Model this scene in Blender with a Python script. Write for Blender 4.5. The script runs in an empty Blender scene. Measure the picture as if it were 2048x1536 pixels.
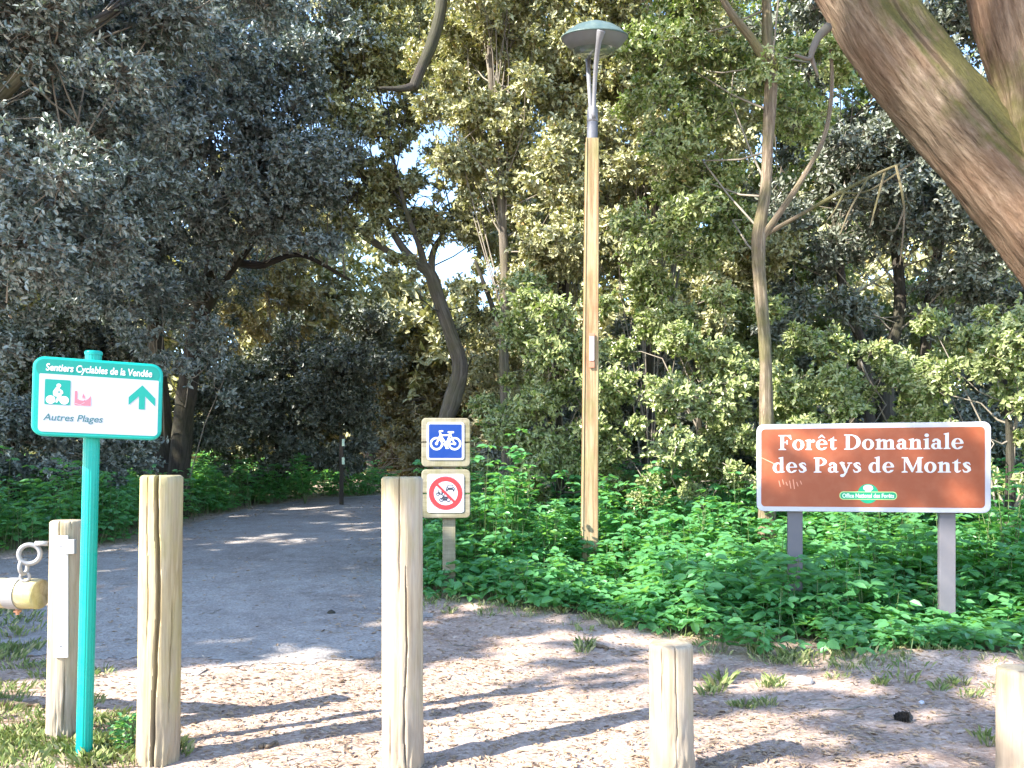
import bpy, math, random
import numpy as np
from mathutils import Vector, Matrix, noise as mnoise
R = math.radians
random.seed(7)
rng = np.random.default_rng(11)
C = bpy.context.scene.collection
S = bpy.context.scene

# ------------------------------------------------------------------ camera, sky, sun, exposure
F, CX, HY, H = 1600.0, 1024.0, 950.0, 1.3          # survey of the photograph: focal length in px, horizon row, eye height
cam = bpy.data.cameras.new("camera"); cam_o = bpy.data.objects.new("camera", cam); C.objects.link(cam_o)
cam.sensor_width = 36.0; cam.lens = 36.0 * F / 2048.0
cam.shift_y = (HY - 768.0) / 2048.0
cam_o.location = (0, 0, H); cam_o.rotation_euler = (R(90), 0, 0)
cam.clip_start = 0.05; cam.clip_end = 800
S.camera = cam_o
SUN_EL, SDX, SDY = 38.0, 0.85, 0.53                 # light travels along +x, +y and down
w = bpy.data.worlds.new("World"); S.world = w; w.use_nodes = True
wn = w.node_tree
sky = wn.nodes.new("ShaderNodeTexSky"); sky.sky_type = 'NISHITA'; sky.sun_disc = False
sky.sun_elevation = R(SUN_EL); sky.sun_rotation = math.atan2(-SDX, -SDY)
sky.air_density = 1.0; sky.dust_density = 0.4; sky.ozone_density = 2.5
bg = wn.nodes["Background"]; bg.inputs[1].default_value = 0.15
wn.links.new(sky.outputs[0], bg.inputs[0])
sun = bpy.data.lights.new("sun", 'SUN'); sun.energy = 3.9; sun.angle = R(0.5); sun.color = (1.0, 0.93, 0.82)
sun_o = bpy.data.objects.new("sun", sun); C.objects.link(sun_o)
ce = math.cos(R(SUN_EL))
sun_o.rotation_euler = Vector((SDX * ce, SDY * ce, -math.sin(R(SUN_EL)))).to_track_quat('-Z', 'Y').to_euler()
sun_o.location = (-20, -12, 20)
S.view_settings.view_transform = 'Standard'; S.view_settings.look = 'None'
S.view_settings.exposure = 2.32; S.view_settings.gamma = 1.0

# ------------------------------------------------------------------ helpers: coordinates and objects
def gz(x, y):                                        # terrain height
    t = max(0.0, min(y, 30.0) - 6.0) * 0.05
    m = 0.09 * math.exp(-((x - 3.0) / 0.75) ** 2 - ((y - 5.55) / 0.22) ** 2)
    return t + m + 0.025 * mnoise.noise(Vector((x * 0.6, y * 0.6, 3.1))) + 0.010 * mnoise.noise(Vector((x * 2.3, y * 2.3, 0.4)))
def at(px, py, d): return ((px - CX) / F * d, d, H + (HY - py) / F * d)
def tag(o, label=None, cat=None, group=None, kind=None):
    if label: o["label"] = label
    if cat: o["category"] = cat
    if group: o["group"] = group
    if kind: o["kind"] = kind
    return o
def empty(name, loc, label=None, cat=None, group=None, rz=0.0, rot=None):
    o = bpy.data.objects.new(name, None); o.empty_display_size = 0.2
    o.location = loc; o.rotation_euler = rot or (0, 0, rz); C.objects.link(o)
    return tag(o, label, cat, group)
def link(name, me, mat=None, parent=None, loc=None):
    o = bpy.data.objects.new(name, me)
    if mat is not None: me.materials.append(mat)
    if parent is not None: o.parent = parent
    if loc is not None: o.location = loc
    C.objects.link(o); return o
def mesh_np(name, V, Q, smooth=False, rnd=None, uv=None):
    """V (n,3); Q (m,k) faces all of k corners"""
    V = np.asarray(V, np.float32); Q = np.asarray(Q, np.int32)
    me = bpy.data.meshes.new(name); m, k = Q.shape
    me.vertices.add(len(V)); me.vertices.foreach_set("co", V.ravel())
    me.loops.add(m * k); me.loops.foreach_set("vertex_index", Q.ravel())
    me.polygons.add(m); me.polygons.foreach_set("loop_start", np.arange(0, m * k, k, dtype=np.int32))
    me.update(calc_edges=True)
    me.polygons.foreach_set("use_smooth", np.full(m, smooth))
    if rnd is not None:
        a = me.attributes.new("rnd", 'FLOAT', 'FACE'); a.data.foreach_set("value", np.asarray(rnd, np.float32))
    if uv is not None:
        u = me.uv_layers.new(name="UVMap"); u.data.foreach_set("uv", np.asarray(uv, np.float32)[Q.ravel()].ravel())
    return me
class MB:                                            # gathers simple solids into one mesh
    def __init__(s): s.v = []; s.f = []; s.sm = []
    def add(s, V, Fc, smooth=False):
        b = len(s.v); s.v += [tuple(p) for p in V]; s.f += [tuple(i + b for i in f) for f in Fc]; s.sm += [smooth] * len(Fc)
    def box(s, c, size, bev=0.0, M=None):
        x, y, z = [q / 2 for q in size]; b = min(bev, 0.45 * min(size))
        prof = rrect(2 * x - 0, 2 * z - 0, max(b, 1e-4), 3) if b else None
        if not b:
            V = [(i * x, j * y, k * z) for i in (-1, 1) for j in (-1, 1) for k in (-1, 1)]
            Fc = [(0, 1, 3, 2), (4, 6, 7, 5), (0, 4, 5, 1), (2, 3, 7, 6), (0, 2, 6, 4), (1, 5, 7, 3)]
        else:
            V, Fc = slab_geo(prof, 2 * y, b * 0.6)
        if M is not None: V = [M @ Vector(p) for p in V]
        s.add([(p[0] + c[0], p[1] + c[1], p[2] + c[2]) for p in V], Fc)
    def tube(s, P, rad, seg=10, cap=True, smooth=True):
        V, Fc, _ = tube_geo(P, rad, seg, cap); s.add(V, Fc, smooth)
    def lathe(s, prof, seg=32, c=(0, 0, 0), M=None, smooth=True):
        V = []; Fc = []; n = len(prof)
        for r, z in prof:
            for k in range(seg):
                a = 2 * math.pi * k / seg; V.append(Vector((r * math.cos(a), r * math.sin(a), z)))
        for i in range(n - 1):
            for k in range(seg):
                k2 = (k + 1) % seg; Fc.append((i * seg + k, i * seg + k2, (i + 1) * seg + k2, (i + 1) * seg + k))
        if M is not None: V = [M @ p for p in V]
        s.add([(p[0] + c[0], p[1] + c[1], p[2] + c[2]) for p in V], Fc, smooth)
    def torus(s, c, Rr, r, M=None, seg=28, sx=1.0):
        V = []; Fc = []; q = 10
        for i in range(seg):
            a = 2 * math.pi * i / seg
            for j in range(q):
                b = 2 * math.pi * j / q
                V.append(Vector(((Rr * sx + r * math.cos(b)) * math.cos(a), r * math.sin(b), (Rr + r * math.cos(b)) * math.sin(a))))
        for i in range(seg):
            for j in range(q):
                Fc.append((i * q + j, i * q + (j + 1) % q, ((i + 1) % seg) * q + (j + 1) % q, ((i + 1) % seg) * q + j))
        if M is not None: V = [M @ p for p in V]
        s.add([(p[0] + c[0], p[1] + c[1], p[2] + c[2]) for p in V], Fc, True)
    def build(s, name, mat, parent=None):
        me = bpy.data.meshes.new(name); me.from_pydata(s.v, [], s.f); me.update()
        me.polygons.foreach_set("use_smooth", s.sm)
        import bmesh
        b = bmesh.new(); b.from_mesh(me); bmesh.ops.recalc_face_normals(b, faces=b.faces); b.to_mesh(me); b.free()
        return link(name, me, mat, parent)
def rrect(wd, ht, r, n=6, corners=(1, 1, 1, 1)):     # outline in x,z counter-clockwise; corners BR, TR, TL, BL
    pts = []
    for (sx, sz, a0, on) in ((1, -1, -90, corners[0]), (1, 1, 0, corners[1]), (-1, 1, 90, corners[2]), (-1, -1, 180, corners[3])):
        rr = r if on else min(r, 0.004); cx, cz = sx * (wd / 2 - rr), sz * (ht / 2 - rr)
        for k in range(n + 1):
            a = R(a0 + 90.0 * k / n); pts.append((cx + rr * math.cos(a), cz + rr * math.sin(a)))
    return pts
def slab_geo(outline, t, bev):                       # slab in the x,z plane, thickness t along y, softened rims
    n = len(outline); c = (sum(p[0] for p in outline) / n, sum(p[1] for p in outline) / n)
    ins = []
    for i in range(n):
        a, b, d = outline[i - 1], outline[i], outline[(i + 1) % n]
        tx, tz = d[0] - a[0], d[1] - a[1]; l = math.hypot(tx, tz) or 1
        ins.append((b[0] - tz / l * bev, b[1] + tx / l * bev))
    rows = [(ins, -t / 2), ([(p[0] * .3 + q[0] * .7, p[1] * .3 + q[1] * .7) for p, q in zip(ins, outline)], -t / 2 + bev * .3), (outline, -t / 2 + bev),
            (outline, t / 2 - bev), ([(p[0] * .3 + q[0] * .7, p[1] * .3 + q[1] * .7) for p, q in zip(ins, outline)], t / 2 - bev * .3), (ins, t / 2)]
    V = []; Fc = []
    for o, y in rows: V += [(p[0], y, p[1]) for p in o]
    for i in range(len(rows) - 1):
        for k in range(n):
            k2 = (k + 1) % n; Fc.append((i * n + k, i * n + k2, (i + 1) * n + k2, (i + 1) * n + k))
    Fc.append(tuple(range(n))); b = (len(rows) - 1) * n; Fc.append(tuple(b + k for k in reversed(range(n))))
    return V, Fc
def slab(name, outline, t, mat, parent, loc=(0, 0, 0), bev=0.003):
    m = MB(); V, Fc = slab_geo(outline, t, bev); m.add([(p[0] + loc[0], p[1] + loc[1], p[2] + loc[2]) for p in V], Fc)
    return m.build(name, mat, parent)
def smooth_path(P, n):                               # Catmull-Rom through rows of numbers
    P = np.asarray(P, float); k = len(P)
    Q = np.vstack([2 * P[0] - P[1], P, 2 * P[-1] - P[-2]]); out = []
    for t in np.linspace(0, k - 1, n):
        i = min(int(t), k - 2); u = t - i; a, b, c, d = Q[i], Q[i + 1], Q[i + 2], Q[i + 3]
        out.append(0.5 * ((2 * b) + (-a + c) * u + (2 * a - 5 * b + 4 * c - d) * u * u + (-a + 3 * b - 3 * c + d) * u ** 3))
    return np.array(out)
def tube_geo(P, rad, seg=10, cap=True, rough=0.0, seed=0.0, fibre=0.0):
    P = [Vector(p) for p in P]; n = len(P)
    if not hasattr(rad, '__len__'): rad = [rad] * n
    V = []; Fc = []; UV = []; ref = None; L = 0
    for i in range(n):
        t = (P[min(i + 1, n - 1)] - P[max(i - 1, 0)]).normalized()
        if ref is None:
            ref = Vector((0, -1, 0)) if abs(t.y) < .8 else Vector((1, 0, 0))
        ref = (ref - t * ref.dot(t)).normalized(); bi = t.cross(ref)
        if i: L += (P[i] - P[i - 1]).length
        for k in range(seg):
            a = 2 * math.pi * k / seg; d = ref * math.cos(a) + bi * math.sin(a); r = rad[i]
            if rough:
                q = P[i] + d * r
                r *= 1 + rough * mnoise.noise(q * 2.2 + Vector((seed, 0, 0))) + rough * .6 * mnoise.noise(q * 6.0 + Vector((0, seed, 0)))
                if fibre: r *= 1 + fibre * mnoise.noise(Vector((math.cos(a) * 6, math.sin(a) * 6, L * 1.4 + seed))) + fibre * .6 * mnoise.noise(Vector((math.cos(a) * 14, math.sin(a) * 14, L * 3 + seed)))
            V.append(P[i] + d * r); UV.append((k / seg, L))
    for i in range(n - 1):
        for k in range(seg):
            k2 = (k + 1) % seg; Fc.append((i * seg + k, i * seg + k2, (i + 1) * seg + k2, (i + 1) * seg + k))
    if cap:
        Fc.append(tuple(reversed(range(seg)))); Fc.append(tuple((n - 1) * seg + k for k in range(seg)))
    return V, Fc, UV

# ------------------------------------------------------------------ materials
class NT:
    def __init__(s, name):
        s.m = bpy.data.materials.new(name); s.m.use_nodes = True; s.t = s.m.node_tree; s.b = s.t.nodes["Principled BSDF"]
        s.out = s.t.nodes["Material Output"]
    def n(s, typ, **kw):
        nd = s.t.nodes.new(typ)
        for k, v in kw.items(): setattr(nd, k, v)
        return nd
    def l(s, a, b): s.t.links.new(a, b)
    def coord(s, which="Object", scale=(1, 1, 1)):
        c = s.n("ShaderNodeTexCoord"); mp = s.n("ShaderNodeMapping"); mp.inputs["Scale"].default_value = scale
        s.l(c.outputs[which], mp.inputs["Vector"]); return mp.outputs[0]
    def noise(s, vec, scale, detail=5, rough=.55, dist=0.0):
        x = s.n("ShaderNodeTexNoise"); x.inputs["Scale"].default_value = scale; x.inputs["Detail"].default_value = detail
        x.inputs["Roughness"].default_value = rough; x.inputs["Distortion"].default_value = dist
        if vec is not None: s.l(vec, x.inputs["Vector"])
        return x.outputs["Fac"]
    def ramp(s, fac, stops, interp='LINEAR'):
        r = s.n("ShaderNodeValToRGB"); e = r.color_ramp.elements; r.color_ramp.interpolation = interp
        while len(e) < len(stops): e.new(0.5)
        for el, (p, c) in zip(e, stops):
            el.position = p; el.color = (c, c, c, 1) if not hasattr(c, '__len__') else (*c, 1)
        s.l(fac, r.inputs[0]); return r.outputs[0]
    def mix(s, fac, a, b, mode='MIX'):
        x = s.n("ShaderNodeMix", data_type='RGBA', blend_type=mode)
        for val, idx in ((fac, 0), (a, 6), (b, 7)):
            if hasattr(val, 'links') or hasattr(val, 'is_linked'): s.l(val, x.inputs[idx])
            elif hasattr(val, '__len__'): x.inputs[idx].default_value = (*val, 1)
            else: x.inputs[idx].default_value = val
        return x.outputs[2]
    def bump(s, fac, dist, strength=1.0):
        b = s.n("ShaderNodeBump"); b.inputs["Distance"].default_value = dist; b.inputs["Strength"].default_value = strength
        s.l(fac, b.inputs["Height"]); s.l(b.outputs[0], s.b.inputs["Normal"])
    def base(s, c, rough=.6, metal=0.0, spec=None):
        if hasattr(c, 'is_linked'): s.l(c, s.b.inputs["Base Color"])
        else: s.b.inputs["Base Color"].default_value = (*c, 1)
        s.b.inputs["Roughness"].default_value = rough; s.b.inputs["Metallic"].default_value = metal
        if spec is not None: s.b.inputs["Specular IOR Level"].default_value = spec
        return s
def paint(name, col, rough=.4, wear=.12, metal=0.0, dirt=(.25, .24, .2)):
    t = NT(name); v = t.coord("Object")
    f = t.ramp(t.noise(v, 9, 6, .65), [(.45, 0.0), (.8, 1.0)])
    sc = t.n("ShaderNodeMath", operation='MULTIPLY'); t.l(f, sc.inputs[0]); sc.inputs[1].default_value = wear
    t.base(t.mix(sc.outputs[0], col, dirt), rough, metal, .28)
    r = t.ramp(t.noise(v, 25, 4), [(.3, rough - .08), (.7, rough + .12)]); t.l(r, t.b.inputs["Roughness"])
    return t.m
def wood(name, pale, mid, algae, amt=.5, grey=.3, ax=(26, 26, 1.6), gcol=(.36, .34, .32), foot_dirt=False):
    t = NT(name); v = t.coord("Object"); g = t.coord("Object", ax)
    gr = t.noise(g, 1.0, 8, .68, .5)
    c = t.ramp(gr, [(.25, tuple(x * .78 for x in mid)), (.42, mid), (.55, pale), (.8, tuple(min(1, x * 1.12) for x in pale))])
    al = t.ramp(t.noise(t.coord("Object", (2.2, 2.2, .9)), 2.0, 5, .6), [(.47, 0.0), (.66, amt)])
    c = t.mix(al, c, algae)
    gy = t.ramp(t.noise(t.coord("Object", (5, 5, 1.2)), 1.6, 5, .6), [(.45, 0.0), (.7, grey)])
    c = t.mix(gy, c, gcol)
    if foot_dirt:
        tc = t.n("ShaderNodeTexCoord"); sp = t.n("ShaderNodeSeparateXYZ"); t.l(tc.outputs["Object"], sp.inputs[0])
        ad = t.n("ShaderNodeMath", operation='MULTIPLY_ADD'); t.l(t.noise(t.coord("Object", (9, 9, 5)), 1.5, 6, .65), ad.inputs[0]); ad.inputs[1].default_value = -.34; t.l(sp.outputs[2], ad.inputs[2])
        c = t.mix(t.ramp(ad.outputs[0], [(0.0, .6), (.16, 0.0)]), c, (.27, .21, .165))
        kv = t.n("ShaderNodeTexVoronoi"); kv.inputs["Scale"].default_value = 1.0; t.l(t.coord("Object", (9, 9, 3.2)), kv.inputs["Vector"])
        c = t.mix(t.ramp(kv.outputs["Distance"], [(.05, .75), (.13, 0.0)]), c, (.17, .115, .07))
    fine = t.noise(t.coord("Object", (150, 150, 5)), 1.0, 5, .7)
    c = t.mix(.55, c, t.ramp(fine, [(.3, .62), (.55, 1.0)]), 'MULTIPLY')
    t.base(c, .78, 0, .25)
    t.bump(t.mix(.5, gr, fine), .004, .8)
    return t.m
def bark(name, a, b, moss, amt=.5, su=7, sv=.9, bump=.02):
    t = NT(name); u = t.coord("UV", (su, sv, 1)); o = t.coord("Object")
    f = t.noise(u, 2.2, 8, .68, 1.2)
    c = t.ramp(f, [(.28, tuple(x * .45 for x in b)), (.45, b), (.58, a), (.78, tuple(min(1, x * 1.3) for x in a))])
    ms = t.ramp(t.noise(o, 1.3, 6, .62), [(.46, 0.0), (.64, amt)])
    c = t.mix(ms, c, t.mix(t.noise(o, 30, 4), tuple(x * .6 for x in moss), tuple(x * 1.4 for x in moss)))
    t.base(c, .85, 0, .2); t.bump(f, bump, .9)
    return t.m
def leafmat(name, ramp, under, rough=.42, trans=.3, tcol=(.22, .33, .05), spec=.5):
    t = NT(name); a = t.n("ShaderNodeAttribute", attribute_name="rnd")
    c = t.ramp(a.outputs["Fac"], ramp)
    g = t.n("ShaderNodeNewGeometry")
    c2 = t.mix(g.outputs["Backfacing"], c, under)
    t.base(c2, rough, 0, spec)
    tr = t.n("ShaderNodeBsdfTranslucent"); tr.inputs[0].default_value = (*tcol, 1)
    mx = t.n("ShaderNodeMixShader"); mx.inputs[0].default_value = trans
    t.l(t.b.outputs[0], mx.inputs[1]); t.l(tr.outputs[0], mx.inputs[2]); t.l(mx.outputs[0], t.out.inputs[0])
    return t.m
M = {}
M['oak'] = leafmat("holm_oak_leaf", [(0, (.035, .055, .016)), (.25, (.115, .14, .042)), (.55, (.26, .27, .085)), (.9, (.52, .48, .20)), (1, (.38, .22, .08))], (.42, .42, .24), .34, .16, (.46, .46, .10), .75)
M['oakshade'] = leafmat("shade_tinted_oak_leaf", [(0, (.022, .038, .034)), (.35, (.088, .122, .100)), (.75, (.18, .22, .19)), (.95, (.29, .32, .30)), (1, (.28, .21, .13))], (.27, .31, .29), .34, .15, (.18, .24, .12), .8)  # holm oak leaf with the blue-grey of skylit shade put into its colours
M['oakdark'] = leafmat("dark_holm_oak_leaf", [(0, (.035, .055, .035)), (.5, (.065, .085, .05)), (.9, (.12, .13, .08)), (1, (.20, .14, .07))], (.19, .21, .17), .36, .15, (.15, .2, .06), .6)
M['laurel'] = leafmat("laurel_leaf", [(0, (.028, .065, .016)), (.28, (.09, .16, .036)), (.6, (.19, .265, .062)), (.92, (.43, .44, .16)), (1, (.36, .25, .10))], (.31, .35, .16), .32, .2, (.36, .50, .06), .75)
M['gold'] = leafmat("yellowing_leaf", [(0, (.13, .13, .05)), (.5, (.21, .19, .08)), (1, (.32, .25, .12))], (.28, .27, .17), .5, .3, (.4, .34, .10))
M['herb'] = leafmat("herb_leaf", [(0, (.018, .12, .055)), (.45, (.045, .21, .075)), (.8, (.12, .32, .085)), (1, (.32, .46, .15))], (.09, .26, .10), .38, .36, (.30, .66, .10), .5)
M['grass'] = leafmat("grass_blade", [(0, (.12, .19, .05)), (.5, (.22, .28, .09)), (.8, (.36, .37, .16)), (1, (.55, .48, .28))], (.16, .2, .06), .55, .3, (.3, .36, .08))
M['litter'] = leafmat("dead_leaf", [(0, (.15, .10, .07)), (.25, (.28, .20, .14)), (.6, (.42, .32, .235)), (.85, (.55, .45, .35)), (1, (.68, .60, .50))], (.34, .25, .17), .7, .08, (.4, .25, .12), .3)
M['stem'] = NT("herb_stem").base((.12, .17, .06), .6).m
M['twig'] = NT("twig").base((.24, .21, .17), .85, 0, .2).m
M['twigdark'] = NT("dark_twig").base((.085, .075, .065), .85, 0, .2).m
M['bark_dark'] = bark("dark_bark", (.075, .065, .055), (.045, .038, .033), (.07, .08, .03), .4)
M['bark_light'] = bark("light_bark", (.27, .215, .155), (.14, .105, .075), (.12, .12, .04), .75, 9, 1.6)
M['bark_grey'] = bark("grey_bark", (.19, .165, .135), (.12, .10, .08), (.13, .13, .05), .5)
def big_bark(name):
    t = NT(name); o = t.coord("Object"); g = t.n("ShaderNodeNewGeometry"); sp = t.n("ShaderNodeSeparateXYZ"); t.l(g.outputs["Normal"], sp.inputs[0])
    st = t.noise(t.coord("UV", (15, .9, 1)), 2.4, 9, .72, .8); fi = t.noise(t.coord("UV", (46, 4.5, 1)), 2.0, 6, .7, .4)
    f = t.mix(.4, st, fi)
    c = t.ramp(f, [(.34, (.03, .021, .015)), (.43, (.14, .10, .068)), (.54, (.27, .205, .145)), (.66, (.42, .335, .25))])
    c = t.mix(t.ramp(t.noise(o, 1.1, 4), [(.4, 0.0), (.65, .6)]), c, t.mix(f, (.12, .065, .04), (.36, .20, .12)))
    ad = t.n("ShaderNodeMath", operation='MULTIPLY_ADD'); t.l(sp.outputs[2], ad.inputs[0]); ad.inputs[1].default_value = .42; t.l(t.noise(o, 1.7, 7, .68), ad.inputs[2])
    c = t.mix(t.ramp(ad.outputs[0], [(.39, 0.0), (.57, .92)]), c, t.mix(t.noise(o, 34, 5, .7), (.045, .042, .016), (.20, .185, .055)))
    t.base(c, .88, 0, .2); t.bump(f, .09, 1.0); return t.m
M['bark_big'] = big_bark("fibrous_mossy_bark")
M['wood_pale'] = wood("pale_wood", (.40, .325, .23), (.31, .24, .16), (.30, .28, .10), .6, .6, foot_dirt=True)
M['wood_left'] = wood("yellow_wood", (.40, .325, .19), (.30, .235, .125), (.32, .29, .085), .8, .4, foot_dirt=True)
M['wood_beam'] = wood("beam_wood", (.46, .40, .25), (.33, .28, .15), (.40, .36, .10), .8, .2, (1.6, 26, 26))
M['wood_panel'] = wood("panel_wood", (.25, .225, .155), (.18, .155, .10), (.17, .165, .06), .6, .3, (2, 30, 30))
M['wood_lamp'] = wood("lamp_post_wood", (.36, .285, .17), (.25, .165, .09), (.20, .195, .08), .8, .65, (34, 34, 1.1), (.21, .095, .05))
M['wood_cut'] = wood("cut_wood", (.58, .54, .40), (.46, .41, .28), (.38, .36, .2), .4, .4, (12, 12, 12))
M['green'] = paint("turquoise_paint", (.004, .33, .27), .3, .05)
M['green_head'] = paint("header_green", (.004, .22, .175), .35, .04)
M['white'] = paint("white_face", (.40, .41, .45), .35, .10)
M['print_green'] = NT("print_green").base((.008, .25, .20), .4, 0, .25).m
M['print_dark'] = NT("print_grey_green").base((.045, .14, .15), .45, 0, .25).m
M['pink'] = NT("faded_pink").base((.60, .15, .19), .5, 0, .25).m
M['print_white'] = NT("print_white").base((.62, .62, .64), .4, 0, .25).m
M['brown'] = paint("brown_sign_face", (.285, .074, .031), .42, .16, 0, (.55, .25, .15))
M['frame_white'] = paint("white_border", (.47, .475, .53), .4, .08)
M['steel'] = paint("steel_post", (.12, .118, .135), .5, .25, 0, (.2, .17, .16))
M['galv'] = paint("galvanised_steel", (.30, .30, .305), .45, .3, .35, (.4, .38, .35))
M['galv_white'] = paint("white_steel_strip", (.66, .66, .68), .4, .05)
M['blue'] = paint("blue_sign_face", (.001, .032, .19), .5, .04)
M['red'] = paint("red_print", (.72, .03, .035), .4, .03)
M['black'] = NT("black_print").base((.03, .035, .05), .5, 0, .25).m
M['onf'] = NT("logo_green").base((.01, .30, .15), .4, 0, .25).m
M['onf_edge'] = NT("logo_edge").base((.45, .62, .22), .4).m
M['onf_pale'] = NT("logo_pale").base((.62, .80, .62), .4).m
M['copper'] = NT("rusty_bolt").base((.50, .25, .15), .5, .4).m
M['lamp_metal'] = paint("lamp_grey_metal", (.19, .19, .205), .45, .35, .2, (.2, .2, .19))
M['lamp_dark'] = paint("lamp_dark_sleeve", (.11, .115, .14), .5, .2)
M['lamp_dome'] = paint("lamp_dome", (.075, .115, .11), .4, .5, .1, (.22, .26, .22))
M['rust_stain'] = NT("stain_red_brown").base((.36, .16, .10), .7).m
def glassy(name):
    t = NT(name); v = t.coord("Object")
    t.base(t.ramp(t.noise(v, 5, 5), [(.3, (.07, .085, .075)), (.7, (.16, .18, .155))]), .18, 0, .5)
    t.b.inputs["Transmission Weight"].default_value = .25; return t.m
M['lamp_glass'] = glassy("dusty_bowl")
def ground_mat(name, cols, leafy, bumpd):
    t = NT(name); v = t.coord("Object")
    big = t.noise(v, .45, 5, .6); med = t.noise(v, 3.2, 8, .7); fine = t.noise(v, 42, 6, .75)
    c = t.ramp(t.mix(.5, big, med), [(.36, cols[0]), (.48, cols[1]), (.60, cols[2])])
    c = t.mix(.75, c, t.ramp(fine, [(.3, .5), (.5, .95), (.7, 1.25)]), 'MULTIPLY')
    vo = t.n("ShaderNodeTexVoronoi", feature='F1'); vo.inputs["Scale"].default_value = 38; vo.inputs["Randomness"].default_value = 1
    t.l(t.coord("Object", (1, 1.6, 1)), vo.inputs["Vector"])
    sp = t.n("ShaderNodeSeparateColor"); t.l(vo.outputs["Color"], sp.inputs[0])
    ch = t.ramp(sp.outputs[0], [(.62, 0.0), (.75, leafy), (1.0, leafy)])
    c = t.mix(ch, c, t.ramp(sp.outputs[1], [(0, cols[3]), (.6, cols[2]), (1, cols[4])]))
    t.base(c, .92, 0, .15)
    t.bump(t.mix(.45, fine, vo.outputs["Distance"]), bumpd, .9)
    return t.m
M['ground'] = ground_mat("dirt_ground", [(.28, .19, .145), (.41, .305, .245), (.54, .42, .35), (.20, .13, .09), (.70, .58, .47)], .55, .02)
M['path'] = ground_mat("trodden_path", [(.22, .185, .165), (.33, .295, .27), (.42, .39, .365), (.20, .15, .125), (.55, .50, .45)], .5, .018)
M['moss'] = ground_mat("mossy_earth", [(.07, .075, .03), (.11, .10, .055), (.20, .15, .11), (.09, .06, .04), (.36, .3, .2)], .4, .02)
M['stone'] = ground_mat("stone", [(.34, .30, .27), (.45, .41, .37), (.55, .51, .46), (.3, .26, .22), (.6, .56, .5)], .2, .006)

# ------------------------------------------------------------------ ground and path
def axis(a, b, stops):                               # graded grid lines
    out = [a]; p = a
    while p < b:
        st = next(s for lim, s in stops if p < lim); p += st; out.append(min(p, b))
    return np.array(out)
def terrain(name, xs, ys, mat, off, keep=None):
    V = np.array([(x, y, gz(x, y) + off(x, y)) for y in ys for x in xs]); nx = len(xs)
    Q = [(j * nx + i, j * nx + i + 1, (j + 1) * nx + i + 1, (j + 1) * nx + i) for j in range(len(ys) - 1) for i in range(nx - 1)
         if keep is None or keep((xs[i] + xs[i + 1]) / 2, (ys[j] + ys[j + 1]) / 2)]
    return link(name, mesh_np(name, V, Q, True), mat)
def rough_dirt(x, y):
    return 0.012 * mnoise.noise(Vector((x * 7, y * 7, 1))) + 0.006 * mnoise.noise(Vector((x * 19, y * 19, 2))) if y < 9 else 0.0
xs = axis(-70, 70, [(-9, 3.0), (-4.2, .25), (4.6, .05), (10, .25), (80, 3.0)])
ys = axis(-30, 120, [(2.4, 2.0), (9, .05), (28, .4), (130, 5.0)])
tag(terrain("ground", xs, ys, M['ground'], rough_dirt), kind="structure")
PL = [(-9, 1.5), (-8.3, 9.2), (-6.5, 10.3), (-5.6, 11.8), (-5.8, 14.2), (-5.7, 18), (-4.8, 20.4), (-3.6, 21.4)]
PR = [(-1.2, 5.5), (-.75, 6.3), (-.84, 7.6), (-1.3, 10), (-2.1, 14), (-2.8, 17.3), (-2.5, 19.4)]
def in_poly(P, x, y):
    c = False; j = len(P) - 1
    for i in range(len(P)):
        if (P[i][1] > y) != (P[j][1] > y) and x < (P[j][0] - P[i][0]) * (y - P[i][1]) / (P[j][1] - P[i][1]) + P[i][0]: c = not c
        j = i
    return c
PATH = [(-9, 5.6)] + PL[1:] + PR[::-1]
def on_path(x, y):
    q = mnoise.noise(Vector((x * 1.4, y * 1.1, 8))) * .35 + mnoise.noise(Vector((x * 5, y * 4, 2))) * .16
    return in_poly(PATH, x + q, y + q * (.8 if y > 7 else 1.3))
xs = axis(-9, 8, [(-6.5, .2), (0, .06), (9, .25)]); ys = axis(4.6, 26, [(9, .06), (20, .15), (27, .3)])
tag(terrain("path", xs, ys, M['path'], lambda x, y: .004 + rough_dirt(x, y), on_path), kind="structure")

# ------------------------------------------------------------------ leaves, twigs, crowns
def nrm(a): return a / np.maximum(np.linalg.norm(a, axis=-1, keepdims=True), 1e-9)
def leaf_geo(O, A, Nn, L, W, fold=.18, droop=.12):
    """six-cornered leaf folded along its midrib: two quads each"""
    A = nrm(A); Nn = nrm(Nn - A * np.sum(A * Nn, 1, keepdims=True)); B = np.cross(Nn, A)
    L = L[:, None]; W = W[:, None] / 2; n = len(O)
    p = lambda a, b, c: O + A * L * a + B * W * b + Nn * W * c
    V = np.stack([p(0, 0, 0), p(.26, .92, fold * 2), p(.68, .86, fold * 2 - droop), O + A * L - Nn * L * droop, p(.68, -.86, fold * 2 - droop), p(.26, -.92, fold * 2)], 1).reshape(-1, 3)
    i = np.arange(n)[:, None] * 6
    Q = np.concatenate([i + [0, 3, 2, 1], i + [0, 5, 4, 3]], 1).reshape(-1, 4)      # both halves face the normal
    return V, Q[:, ::-1]
def leaves(name, O, A, Nn, L, W, mat, parent=None, rnd=None, **kw):
    V, Q = leaf_geo(O, A, Nn, L, W, **kw)
    if parent is not None: V = V - np.array(parent.location)
    if rnd is None: rnd = rng.random(len(O))
    return link(name, mesh_np(name, V, Q, False, np.repeat(rnd, 2)), mat, parent)
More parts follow.
